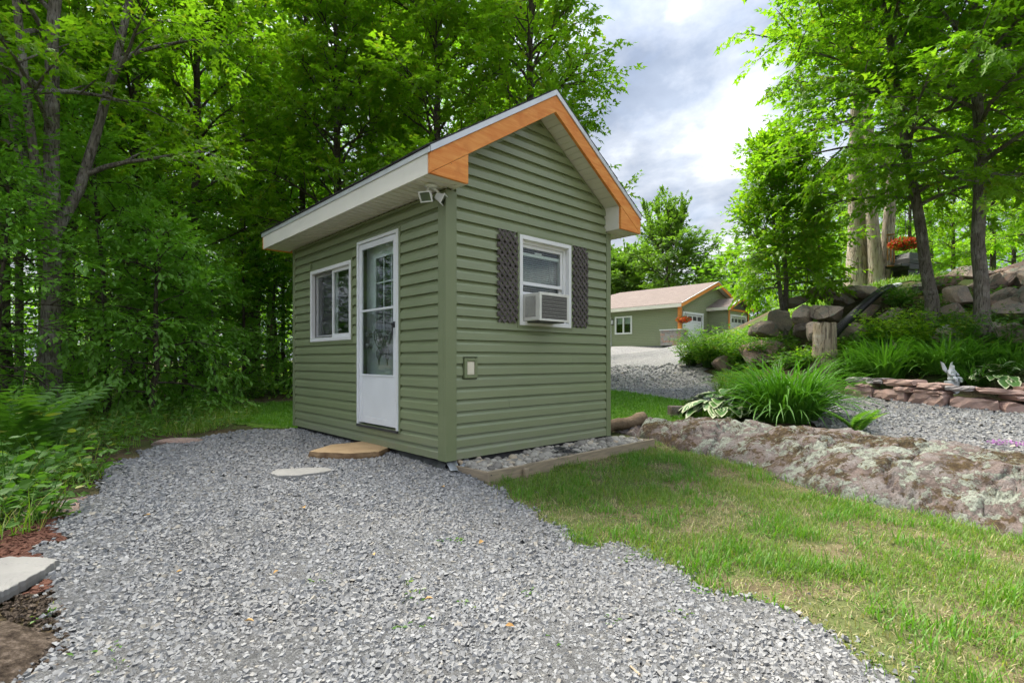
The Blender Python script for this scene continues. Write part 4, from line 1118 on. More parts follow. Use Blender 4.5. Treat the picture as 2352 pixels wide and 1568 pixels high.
# the pebbles heap up a little towards the wall
lb = (pp - SC) @ SU
z = -.098 + S * .5 + np.clip((lb + .45) / .45, 0, 1) * .03 + r.uniform(0, .02, n)
V += np.stack([pp[:, 0], pp[:, 1], z], 1)[:, None]
o = mobj('pebbles', np_mesh('pebbles', V.reshape(-1, 3), (IF2[None] + (np.arange(n) * len(IV2))[:, None, None]).reshape(-1, 3), True, MAT['pebble']))
tag(o, 'rounded river pebbles heaped in the plank edged bed', 'pebbles', kind='stuff')
gr = local_thing('wire_grate', 1.38, -.20, -.045, 'round black wire grate lying on the pebbles', 'grate')
for k, rr in enumerate((.19, .155, .12, .085)):
    MB().tube([(rr * math.cos(t * math.pi / 12), rr * math.sin(t * math.pi / 12), .004 + .01 * math.sin(t / 2)) for t in range(25)], .0042, 5).build('ring', MAT['black_plastic'], gr)
for k in range(12):
    t = k * math.pi / 12
    MB().tube([(-.19 * math.cos(t), -.19 * math.sin(t), .012), (0, 0, .03), (.19 * math.cos(t), .19 * math.sin(t), .012)], .0035, 5).build('wire', MAT['black_plastic'], gr)
# ---------------------------------------------------------------- rocks and stones
def boulder_mesh(name, dims, mat, seed, sub=3, cuts=9, rough=.05, flat=.55):
    r = np.random.default_rng(seed)
    V = (IV3 if sub == 3 else IV2).copy(); F = IF3 if sub == 3 else IF2
    for _ in range(cuts):
        n = unit(r.normal(0, 1, 3)); d = r.uniform(flat, .88)
        k = V @ n - d; m = k > 0; V[m] -= np.outer(k[m], n) * .985
    off = r.uniform(0, 50, 3)
    nz = np.array([mnoise.fractal(Vector(p * 1.7 + off), 1.0, 2.0, 4) for p in V])
    V = V * (1 + rough * nz[:, None]) * (np.asarray(dims) / 2)
    me = np_mesh(name, V, F, False, mat)
    return me
def boulder(name, c, dims, mat, seed, rz=0, parent=None, tilt=(0, 0), **k):
    return mobj(name, boulder_mesh(name, dims, MAT[mat], seed, **k), parent, c, (tilt[0], tilt[1], rz))

# long granite outcrop between the lawn and the drive
fb = [np.array([1.35, 7.35]), np.array([1.72, 6.98])] + [hit(*p) for p in ((1560, 1030), (1640, 1050), (1760, 1088), (1870, 1128), (2000, 1158), (2120, 1183), (2240, 1210), (2352, 1245))] + [np.array([3.75, 2.75]), np.array([4.5, 2.0])]
bb = [np.array(p) for p in ((1.75, 7.75), (2.2, 7.75), (2.75, 7.65), (3.3, 7.35), (3.9, 6.75), (4.45, 6.1), (4.85, 5.55), (5.2, 5.0), (5.45, 4.45), (5.7, 3.9), (6.1, 3.2), (6.6, 2.4))]
hh = [.10, .26, .30, .33, .36, .40, .42, .42, .40, .40, .36, .25]
def resample(pts, m):
    pts = np.array(pts, float); t = np.linspace(0, len(pts) - 1, m); i = np.clip(t.astype(int), 0, len(pts) - 2); f = (t - i)[:, None]
    return pts[i] * (1 - f) + pts[i + 1] * f
NS, NTt = 260, 90
fb_, bb_, hh_ = resample(fb, NS), resample(bb, NS), resample([[h] for h in hh], NS)[:, 0]
tt = np.linspace(0, 1, NTt)
PX = fb_[:, None] * (1 - tt)[None, :, None] + bb_[:, None] * tt[None, :, None]
base = G(PX[..., 0], PX[..., 1])
prof = np.where(tt < .42, np.sin(np.clip(tt / .42, 0, 1) * math.pi / 2) ** .75, 1 - .75 * ((tt - .42) / .58) ** 1.6)
gfront, gback = G(fb_[:, 0], fb_[:, 1]), G(bb_[:, 0], bb_[:, 1])
Z = gfront[:, None] + prof[None] * hh_[:, None]
Z = np.maximum(Z, base - .05)
Z[:, 0] -= .10; Z[:, 1] -= .03; Z[:, -1] = base[:, -1] - .08
for i in range(NS):
    for j in range(NTt):
        x, y = PX[i, j]
        e = min(1.0, j / 5, (NTt - 1 - j) / 5, i / 6, (NS - 1 - i) / 6)
        n1 = mnoise.fractal((x * 1.3, y * 1.3, 2.0), .9, 2.1, 6)
        n2 = mnoise.ridged_multi_fractal((x * .9 + 4, y * 1.6, 1.0), 1.0, 2.0, 3, 1.0, 2.0)
        n3 = mnoise.fractal((x * 5.5, y * 5.5, 6.0), .8, 2.1, 4)
        vd = mnoise.voronoi((x * 1.25 + .3 * n1, y * 1.25 + .3 * n3, .5))[0]; cr_ = vd[1] - vd[0]
        vd2 = mnoise.voronoi((x * 3.2 + .25 * n1, y * 2.6, 3.5))[0]; cr2 = vd2[1] - vd2[0]
        Z[i, j] += e * (-.085 * math.exp(-(cr_ / .04) ** 2) - .026 * math.exp(-(cr2 / .05) ** 2) + .09 * n1 - .06 * max(0, n2 - 1.0) + .022 * n3)
        PX[i, j] += e * .07 * np.array([mnoise.noise((x * 1.8, y * 1.8, 9.0)), mnoise.noise((x * 1.8, y * 1.8, 17.0))])
V = np.concatenate([PX, Z[..., None]], -1).reshape(-1, 3)
i, j = np.meshgrid(np.arange(NS - 1), np.arange(NTt - 1), indexing='ij')
F = np.stack([i * NTt + j, (i + 1) * NTt + j, (i + 1) * NTt + j + 1, i * NTt + j + 1], -1).reshape(-1, 4)
tag(mobj('rock_outcrop', np_mesh('rock_outcrop', V, F, True, MAT['outcrop_rock'])), 'long pink granite outcrop patched with lichen between lawn and drive', 'rock')

# half rotten log lying at the head of the outcrop
mb = MB(); p0, p1 = at(1385, 985, 7.2), at(1482, 958, 7.35)
pts = [p0.lerp(p1, t) + Vector((0, 0, .02 * math.sin(t * 7))) for t in np.linspace(0, 1, 9)]
mb.tube(pts, [.085, .09, .075, .085, .08, .085, .09, .10, .075], 12)
tag(mb.build('fallen_log', MAT['log_bark'], None, True), 'short weathered log lying by the shed corner', 'log')
q = gpt(1572, 952); mb = MB(); mb.box(-.26, .26, -.07, .07, -.05, .11)
tag(mb.build('stone_block', MAT['boulder_dark'], None, bevel=.02, loc=(q.x, q.y, q.z + .02), rot=(.05, .04, .2)), 'small dark stone block at the edge of the back lawn', 'stone')

# flagstones
def slab(name, outline, top, thick, mat, matedge=None, label='', tilt=(0, 0), jag=.006, seed=0, c=None):
    r = random.Random(seed)
    pts = []
    for a, b in zip(outline, outline[1:] + outline[:1]):
        for k in range(7):
            t = k / 7; pts.append((a[0] + (b[0] - a[0]) * t + r.uniform(-jag, jag), a[1] + (b[1] - a[1]) * t + r.uniform(-jag, jag)))
    cx_ = sum(p[0] for p in pts) / len(pts); cy_ = sum(p[1] for p in pts) / len(pts)
    n = len(pts); V = []; F = []
    rings = [(1.0, -thick), (1.015, -thick * .5), (.992, -.004), (.97, 0.0), (.5, .004)]
    for s, z in rings:
        for p in pts:
            x, y = p[0] - cx_, p[1] - cy_
            V.append((x * s, y * s, z + tilt[0] * x + tilt[1] * y + (r.uniform(-.0012, .0012) if z > -.01 else 0)))
    for k in range(len(rings) - 1):
        for i in range(n): F.append((k * n + i, k * n + (i + 1) % n, (k + 1) * n + (i + 1) % n, (k + 1) * n + i))
    F.append(tuple((len(rings) - 1) * n + i for i in range(n)))
    me = bpy.data.meshes.new(name); me.from_pydata(V, [], F); me.update()
    me.materials.append(MAT[mat])
    if matedge:
        me.materials.append(MAT[matedge])
        for p in me.polygons:
            if abs(p.normal.z) < .6: p.material_index = 1
    o = mobj(name, me, None, (cx_, cy_, top)); tag(o, label, 'stone slab'); return o
def gz(px, py, z):
    r_ = ray(px, py); Y = (z - CAM_Z) / r_[2]; return (r_[0] * Y, Y)
zt_ = .0
slab('step_slab', [gz(*p, .0) for p in ((708, 1036), (760, 1020), (862, 1010), (908, 1020), (870, 1036), (800, 1040))], .0, .085, 'slab_tan', 'slab_brown_edge', 'tan sandstone step slab below the storm door', seed=2)
zz = G(*hit(690, 1082)) + .035
slab('flagstone', [gz(*p, zz) for p in ((620, 1086), (632, 1077), (690, 1074), (742, 1072), (767, 1077), (745, 1083), (690, 1090), (640, 1092))], zz, .05, 'flag_pale', None, 'flat pale flagstone set in the gravel near the door', seed=3)
zz = G(*hit(60, 1315)) + .05
slab('flagstone', [gz(*p, zz) for p in ((-60, 1288), (20, 1277), (95, 1277), (136, 1284), (95, 1310), (30, 1345), (0, 1358), (-60, 1390))], zz, .05, 'flag_pale', None, 'large pale angular flagstone on the red mulch', seed=4)
q = gpt(410, 1018); boulder('flat_rock', (q.x, q.y, q.z - .01), (.62, .34, .16), 'boulder_pink', 5, .3, rough=.05).update_tag(); tag(COL.objects['flat_rock'], 'low flat pinkish rock at the weedy edge of the gravel', 'rock')
p = hit(20, 1500); boulder('half_buried_boulder', (p[0] - .10, p[1] - .05, G(*p) - .06), (.62, .72, .26), 'dirt_rock', 8, .4, rough=.16, cuts=4, flat=.75); tag(COL.objects['half_buried_boulder'], 'brown half buried boulder with mossy top beside the gravel', 'rock')
p = hit(255, 1165); boulder('flat_rock', (p[0] - .25, p[1] + .1, G(*p) - .03), (.8, .5, .14), 'boulder_pink', 14, .9, rough=.06); tag(COL.objects[-1], 'pink bedrock slab among the weeds by the gravel edge', 'rock')

# ---- dry stone wall along the drive
wallp = resample([hit(1940, 905), hit(2010, 915), hit(2080, 925), hit(2150, 934), hit(2250, 942), hit(2352, 950), np.array([8.3, 7.45]), np.array([9.2, 7.15])], 200)
seg = np.concatenate([[0], np.cumsum(np.hypot(*np.diff(wallp, axis=0).T))]); WLEN = seg[-1]
def wall_at(s):
    x = np.interp(s, seg, wallp[:, 0]); y = np.interp(s, seg, wallp[:, 1])
    x2 = np.interp(s + .05, seg, wallp[:, 0]); y2 = np.interp(s + .05, seg, wallp[:, 1])
    return x, y, math.atan2(y2 - y, x2 - x)
c = wall_at(WLEN / 2)
dw = empty('dry_stone_wall', (c[0], c[1], G(c[0], c[1]))); tag(dw, 'low dry stone wall of red and grey slabs along the drive', 'stone wall')
def wstone(s, ln, z, h, seed, dep=.30):
    x, y, a = wall_at(s + ln / 2)
    r = random.Random(seed)
    nx, ny = -math.sin(a), math.cos(a)
    rr = np.random.default_rng(seed)
    gxs, gys, gzs = np.linspace(-1, 1, 6), np.linspace(-1, 1, 3), np.linspace(-1, 1, 4)
    idx = {}; V = []; F = []
    def vid(p):
        if p not in idx: idx[p] = len(V); V.append((gxs[p[0]], gys[p[1]], gzs[p[2]]))
        return idx[p]
    def face(f, na, nb, flip):
        for a_ in range(na):
            for b_ in range(nb):
                q = [vid(f(a_, b_)), vid(f(a_ + 1, b_)), vid(f(a_ + 1, b_ + 1)), vid(f(a_, b_ + 1))]
                F.append(q[::-1] if flip else q)
    face(lambda a_, b_: (a_, 0, b_), 5, 3, False); face(lambda a_, b_: (a_, 2, b_), 5, 3, True)
    face(lambda a_, b_: (a_, b_, 0), 5, 2, True); face(lambda a_, b_: (a_, b_, 3), 5, 2, False)
    face(lambda a_, b_: (0, a_, b_), 2, 3, True); face(lambda a_, b_: (5, a_, b_), 2, 3, False)
    V = np.array(V); m_ = np.abs(V)
    corner = (m_ > .99).sum(1)
    V = V * np.where(corner >= 2, .95, 1.0)[:, None] * np.where(corner == 3, .95, 1.0)[:, None]
    V[:, 2] *= 1 - .35 * rr.random() * np.clip(np.abs(V[:, 0]) - .5, 0, 1)
    V[:, 0] += rr.uniform(-.10, .10) * V[:, 2]; V[:, 2] += rr.uniform(-.12, .12) * V[:, 0]
    V = V * np.array([ln, dep, h]) * .5 + rr.normal(0, 1, V.shape) * np.array([.012, .016, .07 * h])
    me = np_mesh('stone', V, np.array(F), False, MAT[r.choice(['stone_red', 'stone_red', 'stone_grey', 'stone_red'])])
    o = mobj('stone', me, dw); o.parent = dw
    o.location = Vector((x + nx * dep * .4, y + ny * dep * .4, G(x, y) + z + h / 2)) - dw.location
    o.rotation_euler = (r.uniform(-.04, .04), r.uniform(-.03, .03), a + r.uniform(-.06, .06))
sd_ = 100
# bottom course of blocks, then thin slabs, then cap slabs; the far end grows into bigger blocks
s = 0.0
while s < WLEN:
    big = s > WLEN * .60
    ln = random.uniform(.42, .62) * (1.25 if big else 1); wstone(s, ln - .02, -.02, (.25 if big else .19) + random.uniform(-.02, .02), sd_, .34); s += ln; sd_ += 1
for lay, z0 in ((0, .17), (1, .255)):
    s = random.uniform(0, .2)
    while s < WLEN * .66:
        ln = random.uniform(.26, .58); h = random.uniform(.07, .10) if lay < 1 else random.uniform(.075, .12)
        if random.random() < .9: wstone(s, ln - .015, z0, h, sd_, .34)
        s += ln; sd_ += 1
s = WLEN * .62
while s < WLEN:
    ln = random.uniform(.5, .8); wstone(s, ln - .02, .22, random.uniform(.14, .26), sd_, .36); s += ln; sd_ += 1

# ---- bank of boulders
bank = empty('boulder_bank', (8.6, 11.2, G(8.6, 11.2))); tag(bank, 'steep bank of stacked brown and pink boulders under the terrace', 'rock bank')
BL = [  # px, py, depth, w, h, material  (measured in the photograph)
    (1902, 722, 11.6, 95, 62, 1), (1838, 722, 12.0, 85, 55, 0), (1965, 770, 11.2, 105, 80, 0), (1990, 722, 11.9, 88, 50, 2), (2045, 742, 11.4, 98, 70, 0), (2085, 695, 12.0, 75, 48, 0),
    (1985, 668, 12.6, 92, 42, 0), (1890, 668, 12.6, 95, 36, 0), (1870, 770, 11.4, 70, 60, 0), (2030, 700, 12.2, 70, 50, 0), (2100, 770, 10.8, 80, 60, 0),
    (2105, 680, 11.9, 110, 60, 3), (2165, 655, 11.8, 80, 46, 2), (2200, 690, 11.0, 85, 55, 1), (2255, 660, 11.6, 105, 50, 0), (2180, 720, 10.8, 80, 52, 0), (2265, 712, 10.6, 75, 50, 2),
    (2310, 690, 10.4, 100, 55, 0), (2345, 715, 10.0, 95, 60, 0), (2300, 645, 11.6, 120, 46, 2), (2352, 640, 11.4, 130, 62, 0), (2235, 630, 12.2, 80, 36, 0), (2330, 620, 12.4, 140, 40, 2),
    (2345, 770, 9.4, 100, 60, 0), (2300, 760, 9.8, 80, 50, 0), (2180, 770, 10.2, 80, 50, 0), (2060, 800, 10.4, 70, 50, 0), (2400, 680, 10, 130, 90, 0), (2420, 760, 9, 120, 90, 0),
    (1840, 760, 11.9, 60, 40, 3), (1930, 690, 12.2, 70, 40, 3), (1790, 735, 13.2, 90, 50, 0), (1760, 760, 13.0, 80, 45, 0), (1830, 690, 13.2, 80, 34, 0), (2140, 700, 11.3, 60, 45, 0), (2230, 745, 10.4, 70, 45, 3), (2120, 735, 10.9, 70, 45, 2),
]
for k, (px, py, Y, w, h, m) in enumerate(BL):
    c = at(px, py, Y); g_ = G(c.x, c.y)
    if px > 2150: Y -= .35; w *= 1.25; h *= 1.25; c = at(px, py, Y)
    w_, h_ = w * Y / F_PX * 1.0, h * Y / F_PX * 1.05
    o = boulder('boulder', (0, 0, 0), (w_, (w_ + h_) * .5, h_), ('boulder_brown', 'boulder_brown', 'boulder_pink', 'boulder_dark')[m], 300 + k, random.uniform(0, 6), None, (random.uniform(-.2, .2), random.uniform(-.2, .2)), cuts=16, flat=.42, rough=.06)
    o.parent = bank; o.location = c - bank.location
for k, (px, py, w, h) in enumerate(((1762, 822, 140, 62), (1675, 832, 62, 38))):
    g_ = gpt(px, py + 14); Y = g_.y
    o = boulder('garden_boulder', (g_.x, g_.y + .2, g_.z + h * .25 * Y / F_PX), (w * Y / F_PX * 1.1, .8 if k == 0 else .5, h * Y / F_PX * 1.35), 'boulder_pink', 400 + k, .15, rough=.07, cuts=10)
    tag(o, ('big smooth pink boulder at the foot of the bank beside the drive', 'smaller pink boulder behind the variegated grass clump')[k], 'boulder')
# ---------------------------------------------------------------- garage up the drive
GC = np.array([10.85, 34.0]); GZ = 1.86
gar = empty('garage', (GC[0], GC[1], GZ), RZ); tag(gar, 'green garage with brown hip and gable roof at the top of the drive', 'garage')
GW, GL, GH = 9.44, 12.4, 2.62; PK = 4.57; GS = (PK - GH - .1) / (GW / 2 + .35)
def uvroof(mb, name, parent, udir):
    o = mb.build(name, MAT['shingle_red'], parent)
    me = o.data; uv = me.uv_layers.new(name='UVMap')
    for p in me.polygons:
        n = p.normal; a = Vector((-n.y, n.x, 0)); a = a.normalized() if a.length > 1e-3 else Vector((1, 0, 0)); b = n.cross(a)
        for li in p.loop_indices:
            co = me.vertices[me.loops[li].vertex_index].co; uv.data[li].uv = (co.dot(a), co.dot(b))
    return o
wl_ = MB()
WY0, WY1, WZ0, WZ1 = 3.59, 5.03, .87, 2.14
for (a, b, c, d) in ((0, WY0, 0, GH), (WY1, 5.40, 0, GH), (6.25, GL, 0, GH), (WY0, WY1, 0, WZ0), (WY0, WY1, WZ1, GH), (5.40, 6.25, 2.08, GH)): wl_.box(0, .15, a, b, c, d)
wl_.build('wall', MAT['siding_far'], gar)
DX0, DX1, DZ = .50, 3.05, 2.10
wl_ = MB()
for (a, b, c, d) in ((.15, DX0, 0, GH), (DX1, GW, 0, GH), (DX0, DX1, DZ, GH)): wl_.box(a, b, 0, .15, c, d)
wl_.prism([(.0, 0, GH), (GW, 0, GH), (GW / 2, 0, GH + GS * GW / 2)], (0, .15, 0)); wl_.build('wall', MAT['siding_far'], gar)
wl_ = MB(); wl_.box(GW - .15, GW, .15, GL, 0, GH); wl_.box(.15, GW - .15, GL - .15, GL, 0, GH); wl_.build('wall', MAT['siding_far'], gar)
MB().box(-.1, GW + .1, -.6, GL, -.5, -.002).build('foundation', MAT['concrete_dark'], gar)
ov = .35; ze = GH + .1 - .0; zr = ze + GS * (GW / 2 + ov)
def quad_roof(P, name='roof'):
    mb = MB(); n = len(P); P = [Vector(p) for p in P]; q = [p - Vector((0, 0, .14)) for p in P]
    mb.add(P + q, [tuple(range(n)), tuple(range(2 * n - 1, n - 1, -1))] + [(i, n + i, n + (i + 1) % n, (i + 1) % n) for i in range(n)])
    return uvroof(mb, name, gar, 0)
yr1 = 7.9
quad_roof([(-ov, -ov, ze), (GW / 2, -ov, zr), (GW / 2, yr1, zr), (-ov, GL + ov, ze)])
quad_roof([(GW / 2, -ov, zr), (GW + ov, -ov, ze), (GW + ov, GL + ov, ze), (GW / 2, yr1, zr)])
quad_roof([(GW / 2, yr1, zr - .002), (GW + ov, GL + ov, ze - .002), (-ov, GL + ov, ze - .002)])
MB().box(-ov - .02, -ov + .01, -ov, GL + ov, ze - .26, ze - .03).build('fascia', MAT['cream_metal'], gar)
MB().box(-ov + .01, 0, -ov, GL, ze - .17, ze - .15).build('soffit', MAT['soffit_cream'], gar)
def rake(parent, xa, za, xb, zb_, y, h=.26):
    MB().prism([(xa, y, za - .03), (xb, y, zb_ - .03), (xb, y, zb_ - h), (xa, y, za - h)], (0, -.05, 0)).build('rake_board', MAT['orange_wood'], parent)
    MB().prism([(xa, y - .002, za + .012), (xb, y - .002, zb_ + .012), (xb, y - .002, zb_ - .028), (xa, y - .002, za - .028)], (0, -.06, 0)).build('drip_edge', MAT['drip_metal'], parent)
rake(gar, -ov, ze, GW / 2, zr, -ov); rake(gar, GW / 2, zr, GW + ov, ze, -ov)
MB().prism([(-ov + .05, -ov, ze - .16), (GW / 2, -ov, zr - .16), (GW / 2, -ov, zr - .18), (-ov + .05, -ov, ze - .18)], (0, ov, 0)).build('soffit', MAT['soffit_cream'], gar)
MB().prism([(GW / 2, -ov, zr - .16), (GW + ov - .05, -ov, ze - .16), (GW + ov - .05, -ov, ze - .18), (GW / 2, -ov, zr - .18)], (0, ov, 0)).build('soffit', MAT['soffit_cream'], gar)
# porch post on its stone base
MB().box(-.20, .0, -.20, .0, 1.02, ze - .2).build('porch_post', MAT['orange_wood'], gar)
MB().box(-.30, 1.0 - .28, -.30, .02, 1.0, 1.05).build('stone_cap', MAT['white_paint'], gar); MB().box(-.30, -.002, .02, 1.28, 1.0, 1.05).build('stone_cap', MAT['white_paint'], gar)
MB().box(-.22, -.002, -.22, 1.2, 0, .998).build('pier_core', MAT['concrete'], gar); MB().box(-.002, .62, -.22, -.002, 0, .998).build('pier_core', MAT['concrete'], gar)
r5 = random.Random(5); z = 0.0
stmats = ('stone_grey', 'stone_red', 'stone_grey', 'concrete')
while z < .97:
    h = min(r5.choice((.12, .16, .2)), .995 - z)
    y = -.26
    while y < 1.2:
        l = min(r5.uniform(.16, .42), 1.22 - y)
        MB().box(-.26 - r5.uniform(0, .02), -.221, y + .008, y + l - .008, z + .008, z + h - .004).build('stone', MAT[r5.choice(stmats)], gar, bevel=.008); y += l
    x = -.22
    while x < .60:
        l = min(r5.uniform(.16, .42), .64 - x)
        MB().box(x + .008, x + l - .008, -.26 - r5.uniform(0, .02), -.221, z + .008, z + h - .004).build('stone', MAT[r5.choice(stmats)], gar, bevel=.008); x += l
    z += h
def gdoor(parent, x0, x1, z1, y, rows=4):
    d = empty('overhead_door', (0, 0, 0), 0, parent)
    MB().box(x0 - .14, x0, y - .06, y, 0, z1 + .14).build('frame', MAT['white_paint'], d); MB().box(x1, x1 + .14, y - .06, y, 0, z1 + .14).build('frame', MAT['white_paint'], d); MB().box(x0, x1, y - .06, y, z1, z1 + .14).build('frame', MAT['white_paint'], d)
    for k in range(rows):
        a, b = z1 * k / rows, z1 * (k + 1) / rows - .012
        MB().box(x0, x1, y + .03, y + .08, a, b).build('door_panel', MAT['white_paint'], d)
        for c in range(4):
            p, q = x0 + (x1 - x0) * (c + .12) / 4, x0 + (x1 - x0) * (c + .88) / 4
            if k == rows - 1: MB().box(p, q, y + .024, y + .031, a + .12, b - .12).build('pane', MAT['dark_metal'], d)
            else: MB().box(p, q, y + .022, y + .031, a + .08, b - .08).build('raised_panel', MAT['white_paint'], d)
gdoor(gar, DX0, DX1, DZ, 0.0)
gw2 = empty('side_window', (0, 0, 0), 0, gar)
rect_frame(MB(), 'side', (WY0, WY1, WZ0, WZ1), .11, -.05, .03).build('frame', MAT['white_vinyl'], gw2)
MB().box(-.045, .03, (WY0 + WY1) / 2 - .05, (WY0 + WY1) / 2 + .05, WZ0 + .11, WZ1 - .11).build('mullion', MAT['white_vinyl'], gw2)
for a, b in ((WY0 + .11, (WY0 + WY1) / 2 - .05), ((WY0 + WY1) / 2 + .05, WY1 - .11)):
    MB().box(.02, .03, a, b, WZ0 + .11, WZ1 - .11).build('pane', MAT['glass'], gw2)
    MB().box(.10, .11, a, b, WZ0 + .72, WZ1 - .11).build('blind', MAT['blind_white'], gw2)
MB().box(.6, .62, WY0 - .5, WY1 + .5, 0, GH).build('partition', MAT['room_dark'], gar)
dr = empty('side_door', (0, 0, 0), 0, gar)
MB().box(.0, .06, 5.44, 6.21, 0, 2.04).build('leaf', MAT['white_paint'], dr); rect_frame(MB(), 'side', (5.36, 6.29, -.06, 2.14), .09, -.05, .02).build('frame', MAT['white_paint'], dr)
MB().box(-.006, -.001, 5.55, 6.08, .95, 1.9).build('pane', MAT['dark_metal'], dr)
ls = empty('wall_lantern', (0, 0, 0), 0, gar); MB().box(-.16, -.03, 5.17, 5.29, 1.62, 1.92).build('glass', MAT['statue_white'], ls); MB().box(-.18, -.001, 5.15, 5.31, 1.92, 1.97).build('cap', MAT['dark_metal'], ls); MB().box(-.18, -.001, 5.15, 5.31, 1.57, 1.62).build('base', MAT['dark_metal'], ls)
# the projecting bay with its own gable
X0, X1, PJ, H2_ = 3.93, 7.13, 1.42, 2.55; S2 = .40
xm = (X0 + X1) / 2; e2 = .25; z2e = H2_ + .12; z2r = z2e + S2 * (xm - X0 + e2)
bay = empty('bay', (0, 0, 0), 0, gar)
mb = MB(); mb.box(X0, X0 + .12, -PJ, -.002, 0, H2_); mb.box(X1 - .12, X1, -PJ, -.002, 0, H2_)
mb.box(X0 + .12, X0 + .42, -PJ, -PJ + .12, 0, H2_); mb.box(X1 - .42, X1 - .12, -PJ, -PJ + .12, 0, H2_); mb.box(X0 + .42, X1 - .42, -PJ, -PJ + .12, 2.1, H2_); mb.build('wall', MAT['siding_far'], bay)
MB().prism([(X0, -PJ, H2_), (X1, -PJ, H2_), (xm, -PJ, H2_ + S2 * (xm - X0))], (0, .12, 0)).build('gable_shakes', MAT['shake_grey'], bay)
MB().box(X0 - .02, X1 + .02, -PJ - .05, -PJ - .001, H2_ - .12, H2_ + .02).build('band', MAT['orange_wood'], bay)
for x in (X0 - .03, X1 - .13): MB().box(x, x + .16, -PJ - .08, -PJ - .051, 0, H2_ - .12).build('post', MAT['orange_wood'], bay)
for (xa, xb) in ((X0 - e2, xm), (xm, X1 + e2)):
    za, zb_ = (z2e, z2r) if xa < xm - .1 else (z2r, z2e)
    P = [(xa, -PJ - .3, za), (xb, -PJ - .3, zb_), (xb, .6, zb_), (xa, .6, za)]
    mb = MB(); q = [Vector(p) - Vector((0, 0, .12)) for p in P]; P = [Vector(p) for p in P]
    mb.add(P + q, [(0, 1, 2, 3), (7, 6, 5, 4)] + [(i, 4 + i, 4 + (i + 1) % 4, (i + 1) % 4) for i in range(4)])
    uvroof(mb, 'roof', bay, 0); rake(bay, xa, za, xb, zb_, -PJ - .3, .22)
MB().box(X0 - e2 - .02, X0 - e2 + .01, -PJ - .3, -.002, z2e - .22, z2e - .02).build('fascia', MAT['cream_metal'], bay)
gdoor(gar, X0 + .45, X1 - .45, 2.05, -PJ, 4)

# ---------------------------------------------------------------- leaf templates and tree builder
MAPLE_V = np.array([(0, 0, 0), (.10, .34, .03), (.36, .17, .0), (.62, .44, -.03), (.58, .13, 0), (1, 0, -.08), (.58, -.13, 0), (.62, -.44, -.03), (.36, -.17, 0), (.10, -.34, .03), (.38, 0, .05)], float)
MAPLE_F = np.array([(0, 2, 1), (0, 10, 2), (2, 10, 4), (2, 4, 3), (4, 10, 5), (5, 10, 6), (6, 10, 8), (6, 8, 7), (8, 10, 0), (8, 0, 9)])
MAPS_V = np.array([(0, 0, 0), (.22, .46, .02), (.42, .17, .05), (1, 0, -.06), (.42, -.17, .05), (.22, -.46, .02)], float)
MAPS_F = np.array([(0, 2, 1), (0, 3, 2), (0, 4, 3), (0, 5, 4)])
BEECH_V = np.array([(0, 0, 0), (.35, .26, .05), (.72, .20, .03), (1, 0, -.06), (.72, -.20, .03), (.35, -.26, .05), (.5, 0, 0)], float)
BEECH_F = np.array([(0, 6, 1), (1, 6, 2), (2, 6, 3), (3, 6, 4), (4, 6, 5), (5, 6, 0)])
LEAF_V = np.array([(0, 0, 0), (.45, .26, .07), (1, 0, -.05), (.45, -.26, .07)], float)
LEAF_F = np.array([(0, 2, 1), (0, 3, 2)])
TPL = dict(maple=(MAPLE_V, MAPLE_F), maples=(MAPS_V, MAPS_F), beech=(BEECH_V, BEECH_F), leaf=(LEAF_V, LEAF_F))
def rotz(v, a):
    c, s = np.cos(a), np.sin(a); return np.stack([v[..., 0] * c - v[..., 1] * s, v[..., 0] * s + v[..., 1] * c, v[..., 2]], -1)
def along(P, t):
    """points on polylines P (n,k,3) at t (n,m) in 0..1 -> (n,m,3) and directions"""
    k = P.shape[1]; f = t * (k - 1); i = np.clip(f.astype(int), 0, k - 2); f = (f - i)[..., None]
    a = np.take_along_axis(P, i[..., None].repeat(3, -1), 1); b = np.take_along_axis(P, (i + 1)[..., None].repeat(3, -1), 1)
    return a + (b - a) * f, unit(b - a)
class Tree:
    pass
def tubes(P, R, n=5):
    """many tubes at once: P (m,k,3), R (m,k)"""
    m, k, _ = P.shape
    d = np.empty_like(P); d[:, 1:-1] = P[:, 2:] - P[:, :-2]; d[:, 0] = P[:, 1] - P[:, 0]; d[:, -1] = P[:, -1] - P[:, -2]; d = unit(d)
    up = np.array([.2, .31, .93]); a = unit(np.cross(d, up)); b = np.cross(d, a)
    t = np.arange(n) * 2 * np.pi / n
    V = P[:, :, None] + R[:, :, None, None] * (a[:, :, None] * np.cos(t)[None, None, :, None] + b[:, :, None] * np.sin(t)[None, None, :, None])
    i, j = np.meshgrid(np.arange(k - 1), np.arange(n), indexing='ij')
    f = np.stack([i * n + j, i * n + (j + 1) % n, (i + 1) * n + (j + 1) % n, (i + 1) * n + j], -1).reshape(-1, 4)
    F = (f[None] + (np.arange(m) * k * n)[:, None, None]).reshape(-1, 4)
    return V.reshape(-1, 3), F
